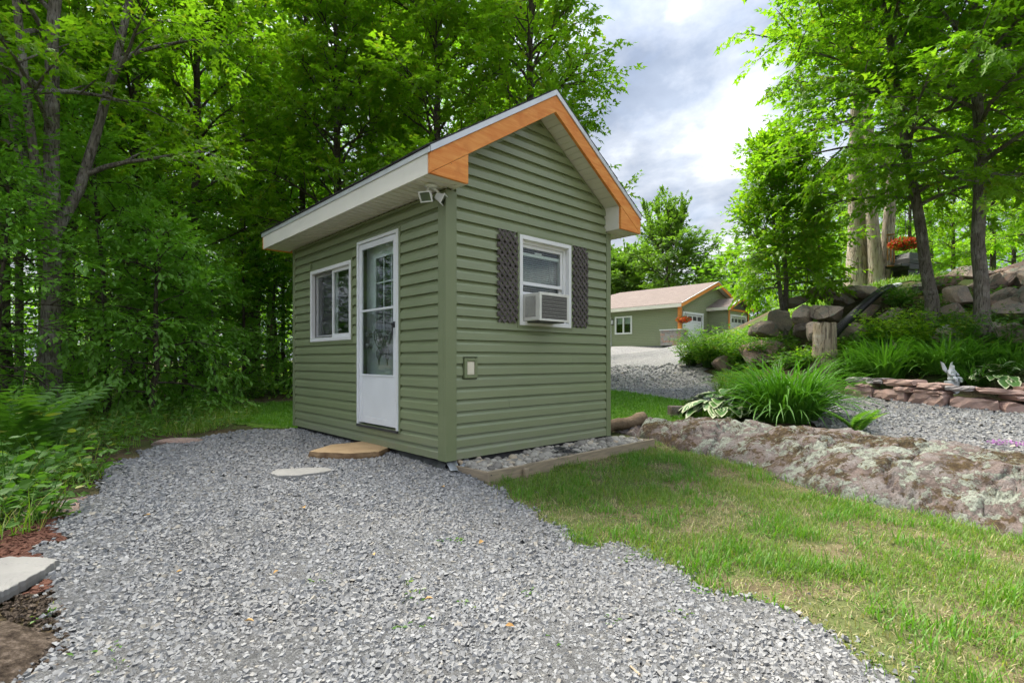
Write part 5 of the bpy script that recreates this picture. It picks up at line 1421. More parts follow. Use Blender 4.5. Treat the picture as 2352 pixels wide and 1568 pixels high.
def make_tree(seed, H, zb, R, limbs=34, secs=6, twigs=6, leaves=9, leaf=.12, shape='maples', mat='leaf_maple', barkm='bark_forest', tr=.13, lean=(0, 0), fork=None, droop=.15, top=.95, tw=.5, skew=(0, 0), prof=None, elev=(24, 72), flat=.42, keepout=None, nside=10):
    r = np.random.default_rng(seed); T = Tree()
    kz = 14; zz = np.linspace(-.25, H * top, kz)
    u = np.clip(zz / H, 0, 1)
    trunk = np.stack([lean[0] * u ** 1.2 * H + r.normal(0, .03, kz).cumsum() * .7, lean[1] * u ** 1.2 * H + r.normal(0, .03, kz).cumsum() * .7, zz], 1)
    trunk[:2, :2] *= 0
    rad = tr * (1 - u) ** .75 + .012; rad[0] *= 1.45; rad[1] *= 1.12
    VV, FF = [], []
    def put(V, F):
        b = sum(len(v) for v in VV); VV.append(V); FF.append(F + b)
    put(*tubes(trunk[None], rad[None], nside))
    stems = [trunk]
    if fork:
        for (zf, az, spread, fr) in fork:
            base_ = np.array([np.interp(zf, zz, trunk[:, c]) for c in range(3)]); m = 10
            s = np.linspace(0, 1, m)[:, None]; hgt = (H * .92 - zf)
            st = base_ + np.concatenate([np.cos(az) * spread * s ** .7, np.sin(az) * spread * s ** .7, hgt * s], 1) + r.normal(0, .04, (m, 3)).cumsum(0) * .6 * s
            put(*tubes(st[None], (tr * fr * (1 - s[:, 0]) ** .7 + .012)[None], 8)); stems.append(st)
    n = limbs; t = (np.arange(n) + r.random(n)) / n
    z0 = zb + (H * .97 - zb) * t ** .92
    az = np.arange(n) * 2.39996 + r.normal(0, .35, n)
    pr = prof(t) if prof else (1 - t) ** .55 * (.62 + .75 * t)
    ln = R * pr * r.uniform(.72, 1.15, n)
    el = np.radians(elev[0] + (elev[1] - elev[0]) * t + r.normal(0, 7, n))
    which = r.integers(0, len(stems), n)
    base_ = np.stack([np.array([np.interp(z, stems[w][:, 2], stems[w][:, c]) for c in range(3)]) for z, w in zip(z0, which)])
    base_ = np.where(np.isfinite(base_), base_, 0)
    s = np.linspace(0, 1, 7)[None, :, None]
    hd = np.stack([np.cos(az), np.sin(az), np.zeros(n)], 1)
    P = base_[:, None] + hd[:, None] * (ln * np.cos(el))[:, None, None] * s
    P[..., 2] += (ln * np.sin(el))[:, None] * (s[..., 0] ** .85) - droop * ln[:, None] * s[..., 0] ** 2
    P += r.normal(0, .05, P.shape).cumsum(1) * s * np.maximum(ln, .3)[:, None, None] * .35
    P[..., 0] += skew[0] * s[..., 0] * ln[:, None]; P[..., 1] += skew[1] * s[..., 0] * ln[:, None]
    lr = (tr * .34 * (1 - t) ** .6 + .008)[:, None] * (1 - .85 * s[..., 0])
    put(*tubes(P, lr, 5))
    # secondary branches
    ts = (np.arange(secs)[None] + r.random((n, secs))) / secs * .78 + .24
    ts = np.minimum(ts, 1.0)
    B, D = along(P, ts)
    sg = np.where(np.arange(secs) % 2 == 0, 1, -1)[None] * np.ones((n, 1))
    Dr = rotz(D, sg * np.radians(48) + r.normal(0, .35, (n, secs))); Dr[..., 2] += r.normal(.05, .42, (n, secs))
    Ls = (ln[:, None] * .42 * (1.15 - .6 * ts) + .12) * r.uniform(.7, 1.2, (n, secs))
    s5 = np.linspace(0, 1, 5)[None, :, None]
    B = B.reshape(-1, 3); Dr = unit(Dr.reshape(-1, 3)); Ls = Ls.reshape(-1)
    Q = B[:, None] + Dr[:, None] * Ls[:, None, None] * s5; Q[..., 2] -= droop * .6 * Ls[:, None] * s5[..., 0] ** 2
    put(*tubes(Q, (np.maximum(.010, .022 * Ls))[:, None] * (1 - .8 * s5[..., 0]), 4))
    # leafy twigs
    m = len(Q); tt_ = np.concatenate([(np.arange(twigs - 1)[None] + r.random((m, twigs - 1))) / (twigs - 1) * .85 + .1, np.ones((m, 1))], 1)
    C, E = along(Q, tt_)
    sg = np.where(np.arange(twigs) % 2 == 0, 1, -1)[None] * np.ones((m, 1)); sg[:, -1] = 0
    E = rotz(E, sg * np.radians(52) + r.normal(0, .4, (m, twigs))); E[..., 2] += r.normal(-.02, .34, (m, twigs))
    C = C.reshape(-1, 3); E = unit(E.reshape(-1, 3)); tl = tw * r.uniform(.55, 1.25, len(C))
    # leaves alternate along each twig
    k = len(C); a = (np.arange(leaves)[None] + r.random((k, leaves))) / leaves
    LP = C[:, None] + E[:, None] * (a * tl[:, None])[..., None]; LP[..., 2] -= .12 * (a ** 2) * tl[:, None]
    sg = np.where(np.arange(leaves) % 2 == 0, 1, -1)[None] * np.ones((k, 1))
    LD = rotz(np.broadcast_to(E[:, None], LP.shape), sg * np.radians(58) * (1 - .6 * a) + r.normal(0, .3, a.shape)); LD[..., 2] += r.normal(-.28, .25, a.shape)
    LP = LP + unit(LD) * leaf * .25
    N = np.zeros_like(LP); N[..., 2] = 1; N += r.normal(0, flat, N.shape)
    LP, LD, N = LP.reshape(-1, 3), LD.reshape(-1, 3), N.reshape(-1, 3)
    S = leaf * r.uniform(.65, 1.25, len(LP))
    if keepout is not None:
        kk = keepout(LP); LP, LD, N, S = LP[kk], LD[kk], N[kk], S[kk]
    V, F = leaf_arrays(LP, LD, N, S, *TPL[shape])
    T.crown = np_mesh('crown', V, F, False, MAT[mat])
    T.trunk = np_mesh('trunk', np.concatenate(VV), np.concatenate(FF), True, MAT[barkm])
    T.n = len(LP)
    return T
def plant_tree(T, name, x, y, label, group=None, s=1.0, rz=None, cat='tree', dz=0, sz=None):
    o = empty(name, (x, y, G(x, y) + dz), random.uniform(0, 6.28) if rz is None else rz)
    o.scale = (s, s, sz or s)
    tag(o, label, cat, group)
    mobj('trunk', T.trunk, o); mobj('crown', T.crown, o)
    return o
# ---------------------------------------------------------------- trees
PXX = lambda px, Y: (px - CX_PX) / F_PX * Y
FOR = [make_tree(500 + k, H, zb, R, limbs=L, secs=7, twigs=6, leaves=12, leaf=lf, mat=('leaf_maple', 'leaf_maple_bright')[k % 2], tr=tr, tw=.55) for k, (H, zb, R, L, lf, tr) in enumerate((
    (14.5, 1.8, 3.1, 36, .135, .12), (13.0, 1.2, 2.9, 34, .135, .11), (15.5, 3.6, 3.2, 34, .14, .14), (12.0, .6, 2.7, 34, .13, .09)))]
UND = [make_tree(520 + k, H, zb, R, limbs=L, secs=5, twigs=5, leaves=8, leaf=.115, shape='leaf', mat='leaf_beech', tr=.04, tw=.45, elev=(-2, 45), droop=.22, flat=.22, nside=7) for k, (H, zb, R, L) in enumerate(((4.6, .5, 1.7, 22), (5.6, .9, 2.0, 24), (3.2, .3, 1.3, 18)))]
fork_tree = make_tree(540, 11.5, 3.6, 3.2, limbs=32, secs=6, leaves=12, leaf=.12, mat='leaf_maple_bright', tr=.118, fork=((2.55, 2.6, 1.7, .62), (2.75, .5, 1.5, .55), (2.6, 4.4, 1.2, .4)), tw=.55, barkm='bark_maple')
tall_edge = make_tree(541, 13.5, 1.9, 3.0, limbs=42, secs=7, leaves=11, leaf=.135, mat='leaf_maple_bright', tr=.115, tw=.55)
behind = make_tree(542, 13.0, 2.4, 3.2, limbs=50, secs=8, leaves=12, leaf=.14, mat='leaf_maple_bright', tr=.14, tw=.55)
plant_tree(fork_tree, 'maple_tree', PXX(118, 7.7), 7.7, 'forked old maple with grey limbs at the edge of the gravel path', rz=.4)
plant_tree(tall_edge, 'maple_tree', PXX(455, 13.4), 13.4, 'tall straight maple with a slim dark trunk beyond the weeds', rz=1.1)
plant_tree(behind, 'maple_tree', PXX(1215, 13.2), 13.2, 'full bright maple rising right behind the shed ridge', rz=2.0)
plant_tree(behind, 'maple_tree', PXX(1000, 12.9), 12.9, 'leafy bright maple behind the shed roof slope', rz=4.1, s=.95)
plant_tree(behind, 'maple_tree', PXX(775, 13.4), 13.4, 'leafy bright maple behind the low shed eave', rz=5.3, s=.92)
grp = 'maples of the wood behind the shed'
def wood(x, y, k=None, s=None):
    T = FOR[random.randrange(4) if k is None else k]
    lab = ('dense green maple standing in the wood behind the shed', 'low branched green maple standing in the wood behind the shed', 'high crowned maple standing in the wood behind the shed', 'bushy young maple standing in the wood behind the shed')[FOR.index(T)]
    return plant_tree(T, 'maple_tree', x, y, lab, grp, s or random.uniform(.9, 1.12))
random.seed(21)
for px, Y, k in ((700, 15.5, 0), (900, 16.2, 1), (300, 12.2, 2), (585, 17.5, 2), (160, 12.6, 2), (10, 10.5, 2), (1180, 18.0, 2), (-160, 8.5, 2)): wood(PXX(px, Y), Y, k)
for Y, x0, x1, st in ((18.5, -19, -1.0, 4.6), (22, -23, -.5, 4.6), (27, -28, 0.5, 5.5), (34, -38, 0.0, 5.0)):
    x = x0
    while x < x1:
        wood(x + random.uniform(-.8, .8), Y + random.uniform(-1.2, 1.2), random.choice((0, 2, 2)) if Y < 24 else random.choice((1, 3, 2, 0))); x += st
for x, y, k in ((-13, 8.5, 2), (-14.5, 13, 2)): wood(x, y, k)
ug = 'leafy saplings under the maples'
for px, Y, k, s in ((245, 9.0, 0, 1.0), (-10, 6.9, 0, .75), (335, 10.0, 0, .9), (560, 13.8, 1, .9), (640, 14.5, 2, 1.2), (500, 12.0, 2, .9), (-60, 7.2, 0, 1.0), (340, 8.6, 2, 1.0), (420, 10.2, 2, 1.0), (400, 12.6, 1, .9), (740, 14.0, 2, 1.2), (280, 14, 1, 1.1), (120, 10, 1, 1.0), (620, 17, 1, 1.1), (470, 15.5, 0, 1.1)):
    plant_tree(UND[k], 'sapling', PXX(px, Y), Y, ('slender beech sapling with layered pale leaves under the maples', 'taller beech sapling with wide layered sprays under the maples', 'low bushy beech sapling under the maples')[k], ug, s)
# thin bare stems in the dark wood
stem = make_tree(560, 9, 6, 1.6, limbs=10, secs=4, twigs=4, leaves=7, leaf=.13, tr=.055)
random.seed(33)
for px, Y in ((228, 12), (170, 11), (205, 13.5), (45, 10.5), (565, 15.5), (590, 18), (655, 16), (330, 15), (390, 16), (520, 19), (270, 18), (90, 15), (20, 14)):
    plant_tree(stem, 'young_tree', PXX(px, Y), Y, 'thin dark stemmed young tree deep in the wood', 'thin young stems in the wood', random.uniform(.8, 1.15))

# right hand maples on the bank
mA = make_tree(570, 9.6, 3.0, 3.3, limbs=54, secs=7, twigs=6, leaves=12, leaf=.13, shape='maples', mat='leaf_maple', barkm='bark_maple', tr=.108, lean=(-.02, 0), tw=.5, skew=(-.12, -.15), elev=(12, 68), droop=.22)
mB = make_tree(571, 9.0, 2.2, 3.3, limbs=54, secs=7, twigs=6, leaves=12, leaf=.13, shape='maples', mat='leaf_maple_bright', barkm='bark_maple', tr=.098, lean=(-.13, .02), tw=.5, skew=(-.16, -.05), elev=(12, 68), droop=.22)
plant_tree(mA, 'maple_tree', 8.52, 9.5, 'grey trunked maple growing low on the boulder bank above the stone wall', rz=0)
plant_tree(mB, 'maple_tree', 8.42, 10.5, 'leaning maple with a slim curved trunk higher on the boulder bank', rz=0)
smalltree = make_tree(572, 4.9, 1.3, 1.65, skew=(.18, 0), limbs=60, secs=6, twigs=6, leaves=10, leaf=.12, shape='leaf', mat='leaf_maple_bright', barkm='bark_maple', tr=.06, tw=.38, elev=(6, 68), fork=((.35, 3.0, .45, .8),))
plant_tree(smalltree, 'young_maple', PXX(1805, 13.0), 13.0, 'small twin stemmed tree with dense leaves beside the pink boulder', rz=.2)
pale = make_tree(573, 11.5, 5.8, 3.0, limbs=26, leaf=.14, barkm='bark_pale', tr=.27, mat='leaf_maple')
pale2 = make_tree(574, 11.0, 6.0, 2.6, limbs=22, leaf=.14, barkm='bark_pale', tr=.17, lean=(.03, 0), mat='leaf_maple')
for (px, py, Y, T, rz, lab) in ((1968, 655, 14.6, pale, 0.0, 'broad pale barked tree behind the small twin stemmed tree'), (2012, 655, 14.2, pale2, 3.1, 'reddish pale trunk with the plumb cord beside the barbecue'), (2036, 652, 14.4, pale2, .3, 'pale trunk with the wind chime beside the barbecue')):
    c = at(px, py, Y); plant_tree(T, 'pale_tree', c.x, c.y, lab, rz=rz, s=.92)
oak = make_tree(580, 9.5, 2.6, 5.4, limbs=44, secs=8, twigs=6, leaves=9, leaf=.33, shape='maples', mat='leaf_oak', tr=.26, tw=.9, top=.8, elev=(8, 78), droop=.1, prof=lambda t: .95 + 0 * t)
plant_tree(oak, 'oak_tree', PXX(1535, 52), 52, 'big round crowned oak standing behind the garage')
for px, Y, s in ((1420, 55, .75), (1640, 60, .7), (1470, 62, .85), (1360, 58, .9)): plant_tree(oak, 'oak_tree', PXX(px, Y), Y, 'smaller dark oak in the row behind the garage', 'oaks behind the garage', s)
hg = 'trees on the hill behind the terrace'
random.seed(5)
for px, Y, k, s in ((1690, 44, 3, .62), (1740, 40, 1, .62), (1800, 34, 3, .62), (1880, 27, 1, .60), (1990, 24, 3, .62), (2090, 22, 1, .65), (2190, 24, 3, .8), (2280, 21, 1, .8), (2380, 23, 0, .8), (2480, 18, 1, .85), (1930, 32, 0, .62), (2140, 30, 2, .8), (2330, 30, 0, .9), (2050, 34, 1, .8), (2230, 36, 3, .9), (2450, 28, 3, .9), (1850, 42, 0, .7), (1960, 44, 1, .8), (2400, 14.5, 1, .8), (2560, 12, 0, .9)):
    plant_tree(FOR[k], 'hill_tree', PXX(px, Y), Y, ('dense maple on the hill behind the terrace', 'low branched maple on the hill behind the terrace', 'high crowned maple on the hill behind the terrace', 'bushy young maple on the hill behind the terrace')[k], hg, s)

# ---------------------------------------------------------------- plants
def leafy(name, x, y, label, group=None, n=9, h=.6, spread=.3, leaf=.09, per=14, shape='beech', mat='leaf_weed', seed=1, cat='plant', dz=0, tri=False, stemm='leaf_weed', flat=.4, loc=None):
    r = np.random.default_rng(seed)
    az = r.random(n) * 2 * np.pi; sp = spread * np.sqrt(r.random(n)); hh_ = h * r.uniform(.6, 1.1, n)
    base_ = np.stack([np.cos(az) * sp * .35, np.sin(az) * sp * .35, np.full(n, -.04)], 1)
    s = np.linspace(0, 1, 6)[None, :, None]
    P = base_[:, None] + np.stack([np.cos(az) * sp, np.sin(az) * sp, hh_], 1)[:, None] * np.concatenate([s ** 1.5, s ** 1.5, s ** .9], -1)
    V1, F1 = tubes(P, np.broadcast_to((.0055 * (1 - .6 * s[..., 0])) * max(1, h), P.shape[:2]), 4)
    t = (np.arange(per)[None] + r.random((n, per))) / per * .88 + .12
    C, E = along(P, t)
    a2 = np.arange(per)[None] * 2.4 + r.normal(0, .5, (n, per))
    D = np.stack([np.cos(a2), np.sin(a2), r.normal(.12, .25, a2.shape)], -1)
    stalk = leaf * (.25 + .6 * (1 - t))
    C = C + unit(D) * stalk[..., None]
    N = np.zeros_like(C); N[..., 2] = 1; N += D * -.12 + r.normal(0, flat, N.shape)
    S = leaf * r.uniform(.6, 1.25, t.shape) * (1.15 - .5 * t)
    V, F = leaf_arrays(C.reshape(-1, 3), D.reshape(-1, 3), N.reshape(-1, 3), S.reshape(-1), *TPL[shape])
    o = empty(name, loc or (x, y, G(x, y) + dz), 0); tag(o, label, cat, group)
    mobj('stems', np_mesh('stems', V1, F1, True, MAT[stemm]), o); mobj('foliage', np_mesh('foliage', V, F, False, MAT[mat]), o)
    return o
def straps(name, x, y, label, n=240, ln=.75, w=.018, mat='leaf_lily', seed=1, arch=1.0, group=None, cat='plant', rad=.18, segs=6):
    r = np.random.default_rng(seed)
    az = r.random(n) * 2 * np.pi; L = ln * r.uniform(.55, 1.1, n); lean = np.abs(r.normal(.35, .3, n)) + .05
    t = np.linspace(0, 1, segs + 1)
    ang = lean[:, None] + (arch * r.uniform(.6, 1.7, n))[:, None] * t[None] ** 1.6 * 1.25
    dx = np.sin(ang); dz = np.cos(ang); st = (L / segs)[:, None]
    hx = np.concatenate([np.zeros((n, 1)), (dx * st)[:, :-1].cumsum(1)], 1); hz = np.concatenate([np.zeros((n, 1)), (dz * st)[:, :-1].cumsum(1)], 1)
    b0 = rad * np.sqrt(r.random(n)); a0 = az + r.normal(0, .6, n)
    az2 = az[:, None] + r.normal(0, .25, n)[:, None] * t[None]
    P = np.stack([b0[:, None] * np.cos(a0)[:, None] + hx * np.cos(az2), b0[:, None] * np.sin(a0)[:, None] + hx * np.sin(az2), hz - .03], -1)
    sd = np.stack([-np.sin(az), np.cos(az), np.zeros(n)], 1)
    W = w * r.uniform(.7, 1.2, n)[:, None] * (np.sin(np.clip(t * .9 + .12, 0, 1) * np.pi) ** .6)[None] * .5
    A, B = P + sd[:, None] * W[..., None], P - sd[:, None] * W[..., None]
    A[..., 2] += W * .5; B[..., 2] += W * .5
    V = np.stack([A, P, B], 2).reshape(-1, 3); k = segs + 1
    i, j = np.meshgrid(np.arange(segs), np.arange(2), indexing='ij')
    f = np.stack([i * 3 + j, i * 3 + j + 1, (i + 1) * 3 + j + 1, (i + 1) * 3 + j], -1).reshape(-1, 4)
    F = (f[None] + (np.arange(n) * k * 3)[:, None, None]).reshape(-1, 4)
    o = mobj(name, np_mesh(name, V, F, True, MAT[mat]), None, (x, y, G(x, y))); tag(o, label, cat, group); return o
q = gpt(1840, 975); straps('daylily', q.x, q.y + .38, 'big arching daylily clump behind the granite outcrop', 700, 1.05, .026, seed=3, rad=.38, arch=1.15)
q = gpt(2005, 860); straps('daylily', 6.95, 9.75, 'daylily clump above the wall beside the stump', 320, .95, .026, seed=4, rad=.30)
straps('daylily', 7.55, 9.15, 'full daylily clump between the stump and the white statue', 380, .90, .026, seed=5, rad=.30)
straps('daylily', 6.5, 10.1, 'small daylily clump at the foot of the stump', 150, .75, .024, seed=6, rad=.2)
straps('ornamental_grass', PXX(1672, 9.6), 9.6, 'upright pale variegated grass clump beside the hosta', 170, .62, .014, 'grass_blade', 7, .55, rad=.14)
straps('ornamental_grass', 7.62, 8.62, 'fine grassy clump on the wall right beside the statue', 220, .55, .012, 'leaf_lily', 8, 1.2, rad=.2)
# hostas with white margins
def hosta_mat():
    t = NT('leaf_hosta'); at_ = t.node('ShaderNodeAttribute'); at_.attribute_name = 'edge'
    col = t.mix(t.ramp(at_.outputs['Fac'], [(.72, 0.0), (.80, 1.0)]), t.mix(t.island(), (.06, .15, .03), (.10, .21, .05)), (.50, .54, .33))
    MAT['leaf_hosta'] = t.done(t.bsdf(col, .45, .4))
hosta_mat()
def hosta(x, y, label, n=60, leaf=.22, rad=.36, seed=1, h=.3):
    r = np.random.default_rng(seed); NU, NV = 7, 5
    u = np.linspace(0, 1, NU); v = np.linspace(-1, 1, NV)
    wprof = np.sin(np.clip(u, 0, 1) ** .75 * np.pi) ** .8 * .36 + .004
    V, E = [], []
    for k in range(n):
        az = r.random() * 2 * np.pi; f = np.sqrt((k + .5) / n); S = leaf * r.uniform(.75, 1.15)
        c = np.array([np.cos(az) * rad * f, np.sin(az) * rad * f, h * (1 - .75 * f) + .04]); el = .55 - 1.0 * f + r.normal(0, .15)
        d = np.array([np.cos(az) * np.cos(el), np.sin(az) * np.cos(el), np.sin(el)]); sd = np.array([-np.sin(az), np.cos(az), 0]); nn = np.cross(d, sd)
        for a in range(NU):
            for b in range(NV):
                V.append(c + S * (d * u[a] + sd * wprof[a] * v[b] + np.array([0, 0, 1]) * (.10 * abs(v[b]) * wprof[a] * 3 - .22 * u[a] ** 2 + .012 * math.sin(a * 3 + b * 2))))
                E.append(max(abs(v[b]) * .98, u[a] * .9))
    i, j = np.meshgrid(np.arange(NU - 1), np.arange(NV - 1), indexing='ij')
    f = np.stack([i * NV + j, i * NV + j + 1, (i + 1) * NV + j + 1, (i + 1) * NV + j], -1).reshape(-1, 4)
    F = (f[None] + (np.arange(n) * NU * NV)[:, None, None]).reshape(-1, 4)
    me = np_mesh('hosta', np.array(V), F, True, MAT['leaf_hosta'])
    at_ = me.attributes.new('edge', 'FLOAT', 'POINT'); at_.data.foreach_set('value', np.array(E, np.float32))
    o = mobj('hosta', me, None, (x, y, G(x, y))); tag(o, label, 'plant'); return o
q = gpt(1690, 960); hosta(q.x - .12, q.y + .30, 'white edged hosta beside the big daylily behind the outcrop', 85, .25, .46, 3)
hosta(7.85, 8.42, 'white edged hosta on top of the stone wall past the statue', 60, .22, .40, 4)
hosta(q.x + .28, q.y + .05, 'low white edged hosta leaves under the big daylily', 30, .22, .22, 6, .18)
# fern
def fern(x, y, label, n=9, ln=.42, seed=1, up=.9, parent=None, mat='leaf_weed'):
    r = np.random.default_rng(seed); P, D, N, S = [], [], [], []; mb = MB()
    for k in range(n):
        az = r.random() * 6.28; L = ln * r.uniform(.7, 1.1); pts = []
        for i in range(15):
            t = i / 14; a = up * (1 - t * .9) + .1
            pts.append(np.array([np.cos(az) * L * t * (.45 + .5 * t), np.sin(az) * L * t * (.45 + .5 * t), L * (t * up - .35 * t * t)]))
        mb.tube([tuple(p) for p in pts], [.004 * (1 - .8 * i / 14) for i in range(15)], 4)
        for i in range(2, 15):
            d = unit(pts[i] - pts[i - 1]); sd = unit(np.cross(d, [0, 0, 1]))
            for s in (-1, 1):
                P.append(pts[i]); D.append(sd * s + d * .35); N.append(np.cross(d, sd) * -1 + [0, 0, .3]); S.append(L * .30 * math.sin(math.pi * (.16 + .82 * i / 15)) + .01)
    o = empty('fern', (x, y, G(x, y))); tag(o, label, 'plant')
    mb.build('stems', MAT[mat], o); V, F = leaf_arrays(np.array(P), np.array(D), np.array(N), np.array(S), LEAF_V * np.array([1, .7, 1]), LEAF_F)
    mobj('fronds', np_mesh('fronds', V, F, False, MAT[mat]), o); return o
q = gpt(1978, 1003); fern(q.x, q.y + .1, 'small upright fern at the drive edge behind the outcrop', 8, .42, 3, 1.1)

# shrubs along the drive and the bank
sg_ = 'bright shrubs along the bank'
for k, (px, py, Y, n, h, sp, lab) in enumerate((
    (1640, 805, 14.5, 130, 1.1, .8, 'round bright green shrub in front of the garage doors'),
    (1720, 800, 13.2, 100, .75, .75, 'low spreading bright shrub behind the pink boulder'),
    (1590, 830, 15.5, 70, .8, .5, 'small bright shrub at the drive edge below the garage'))):
    c = at(px, py, Y); leafy('shrub', c.x, c.y, lab, None, n, h, sp, .12, 26, 'leaf', 'leaf_shrub', 40 + k, 'shrub')
for k, (px, py, Y, n, h, sp, lab) in enumerate((
    (2130, 790, 10.0, 60, .75, .75, 'dark leafy bramble between the two maple trunks'), (2210, 800, 9.6, 40, .8, .6, 'leafy bramble against the grey maple trunk'),
    (2320, 800, 9.2, 45, .8, .7, 'tall weedy shrub beside the grey maple trunk'), (2040, 790, 10.6, 40, .7, .6, 'leafy weed clump behind the daylilies'),
    (2060, 700, 11.5, 22, .5, .35, 'creeper tuft hanging between the bank boulders'), (1940, 800, 11.0, 18, .5, .35, 'low creeper on the boulders beside the stump'),
    (1885, 830, 10.6, 20, .4, .4, 'leafy weeds at the foot of the stump'), (2160, 660, 11.4, 24, .5, .4, 'yellow green creeper over the upper bank boulders'), (1750, 790, 12.6, 30, .5, .6, 'ground cover tuft behind the pink boulder'),
    (1700, 860, 10.4, 16, .3, .4, 'low weeds in front of the pink boulder'), (1840, 850, 10.8, 24, .35, .45, 'low weeds between pink boulder and stump'))):
    c = at(px, py, Y); z0 = max(G(c.x, c.y), c.z - h * .55)
    leafy('bank_plant', c.x, c.y, lab, None, n, h, sp, .11, 22, 'leaf', 'leaf_weed' if k % 3 else 'leaf_maple_bright', 60 + k, 'plant', loc=(c.x, c.y, z0))
for k, (x_, y_, n_, l_, lab) in enumerate(((8.0, 9.0, 260, .8, 'daylily clump below the grey maple trunk'), (8.35, 8.75, 200, .7, 'grassy clump at the end of the stone wall bed'), (7.25, 10.2, 180, .8, 'daylily clump deep in the bank behind the stump'))):
    straps('daylily', x_, y_, lab, n_, l_, .022, seed=30 + k, rad=.28)
def cover(name, poly, n, leaf, h, mat, label, seed, shape='leaf', keep=None):
    r = np.random.default_rng(seed); P = scatter(np.array(poly), n, keep, seed)
    z = G(P[:, 0], P[:, 1]) + h * r.random(n) ** 1.5
    a = r.random(n) * 6.283; D = np.stack([np.cos(a), np.sin(a), r.normal(.1, .3, n)], 1); N = np.array([0, 0, 1.]) + r.normal(0, .45, (n, 3))
    V, F = leaf_arrays(np.column_stack([P, z]), D, N, leaf * r.uniform(.5, 1.2, n), *TPL[shape])
    o = mobj(name, np_mesh(name, V, F, False, MAT[mat]), None); tag(o, label, 'undergrowth', kind='stuff'); return o
cover('undergrowth', [(6.4, 10.0), (7.3, 9.1), (8.4, 8.5), (10.5, 7.8), (11.5, 9), (10.3, 10.4), (9, 11), (7.8, 11.2), (6.8, 11.4), (5.7, 12.0), (5.6, 10.9)], 9000, .10, .28, 'leaf_weed', 'tangled weeds over the foot of the boulder bank', 91)
cover('undergrowth', [(5.4, 12), (6.6, 12), (7.6, 13.4), (7.2, 16), (8.2, 19), (7.0, 20), (5.8, 15)], 6000, .12, .3, 'leaf_shrub', 'bright ground cover on the slope below the terrace', 92)
PW = np.array([hit(*p) for p in ((560, 985), (440, 1000), (300, 1035), (190, 1120), (120, 1230), (-80, 1290), (-200, 1100), (-100, 980), (200, 950), (480, 925), (600, 945))])
cover('undergrowth', PW, 5200, .07, .20, 'leaf_weed', 'mixed low weeds along the wood edge of the gravel', 93)
LW = np.array([(-3.2, 3.3), (-2.4, 1.9), (-1.9, 0.4), (-7, .2), (-8, 5), (-4.6, 5.2)])
cover('undergrowth', LW, 3200, .075, .2, 'leaf_weed', 'low weeds on the bare ground beside the mulch', 99)
P = scatter(LW, 4000, lambda x, y: patch(x, y, 1.2, 7, .4, .6), 100); tag(grass('grass', P, .15, .007, MAT['grass_blade'], 101, .5), 'long grass beside the mulch and the flagstone', 'grass', kind='stuff')
FL = np.array([(-26, 6), (-9, 7.2), (-6.4, 9.4), (-5.9, 11.2), (-3, 13.6), (0, 15), (-2, 32), (-30, 32)])
P_ = []
def mass(name, label, x0, x1, y0, y1, h, n, leaf, mat, seed):
    r = np.random.default_rng(seed); k = n // 60
    cx_ = r.uniform(x0, x1, k); cy_ = r.uniform(y0, y1, k); cz_ = h * r.random(k) ** .9
    P = np.stack([cx_, cy_, cz_], 1)[:, None] + r.normal(0, 1, (k, 60, 3)) * np.array([1.1, 1.0, .7]); P = P.reshape(-1, 3)
    P[:, 2] = np.abs(P[:, 2]) + G(P[:, 0], P[:, 1])
    m = len(P); V, F = leaf_arrays(P, r.normal(0, 1, (m, 3)) * np.array([1, 1, .4]), np.array([0, 0, 1.]) + r.normal(0, .5, (m, 3)), leaf * r.uniform(.6, 1.3, m), *TPL['leaf'])
    tag(mobj(name, np_mesh(name, V, F, False, MAT[mat])), label, 'wood', kind='stuff')
mass('far_wood', 'far leafy mass of the wood closing the view between the trunks', -50, 0.5, 37, 44, 5.5, 14000, .55, 'leaf_far', 401)
mass('far_wood', 'far leafy mass of the wooded hill behind the terrace trees', 17, 60, 40, 50, 7, 12000, .55, 'leaf_far', 402)
cover('undergrowth', FL, 12000, .16, .45, 'leaf_maple', 'dark fern and seedling cover on the forest floor', 94, 'maples')
P = scatter(PW, 7000, lambda x, y: patch(x, y, 1.2, 5, .4, .6), 95); tag(grass('grass', P, .17, .006, MAT['grass_blade'], 96, .45), 'long unmown grass among the weeds by the wood', 'grass', kind='stuff')
wg = 'weeds along the wood edge'
random.seed(9)
for k, (px, py, n, h, sp, leaf) in enumerate(((20, 1150, 14, .55, .35, .13), (110, 1105, 12, .45, .3, .12), (60, 1040, 16, .60, .4, .14), (150, 1065, 10, .42, .25, .11), (205, 1095, 9, .35, .22, .10), (-10, 1200, 10, .4, .3, .12), (100, 1190, 9, .28, .25, .09), (240, 1020, 10, .4, .3, .10), (360, 985, 12, .42, .35, .10), (430, 970, 14, .5, .35, .11), (300, 1000, 10, .35, .3, .10), (520, 945, 14, .55, .4, .11), (575, 915, 18, .75, .5, .12), (640, 905, 18, .8, .5, .12), (480, 915, 16, .7, .45, .12), (30, 980, 16, .8, .5, .15))):
    q = gpt(px, py); leafy('weed', q.x, q.y, 'broad leaved weed plant along the wood edge of the gravel' if k < 11 else 'bushy green undergrowth plant at the edge of the back lawn', wg, n, h, sp, leaf, 9, 'beech', 'leaf_weed', 120 + k, dz=0)
for k, (px, py) in enumerate(((40, 960), (10, 1010), (80, 1000))):
    q = gpt(px, py + 60); fern(q.x, q.y, 'tall sumac like shoot with feathery leaves by the wood edge', 6, .85, 200 + k, 1.2); COL.objects[-1]
    for o in reversed(COL.objects):
        if o.name.startswith('fern'): o['group'] = wg; break
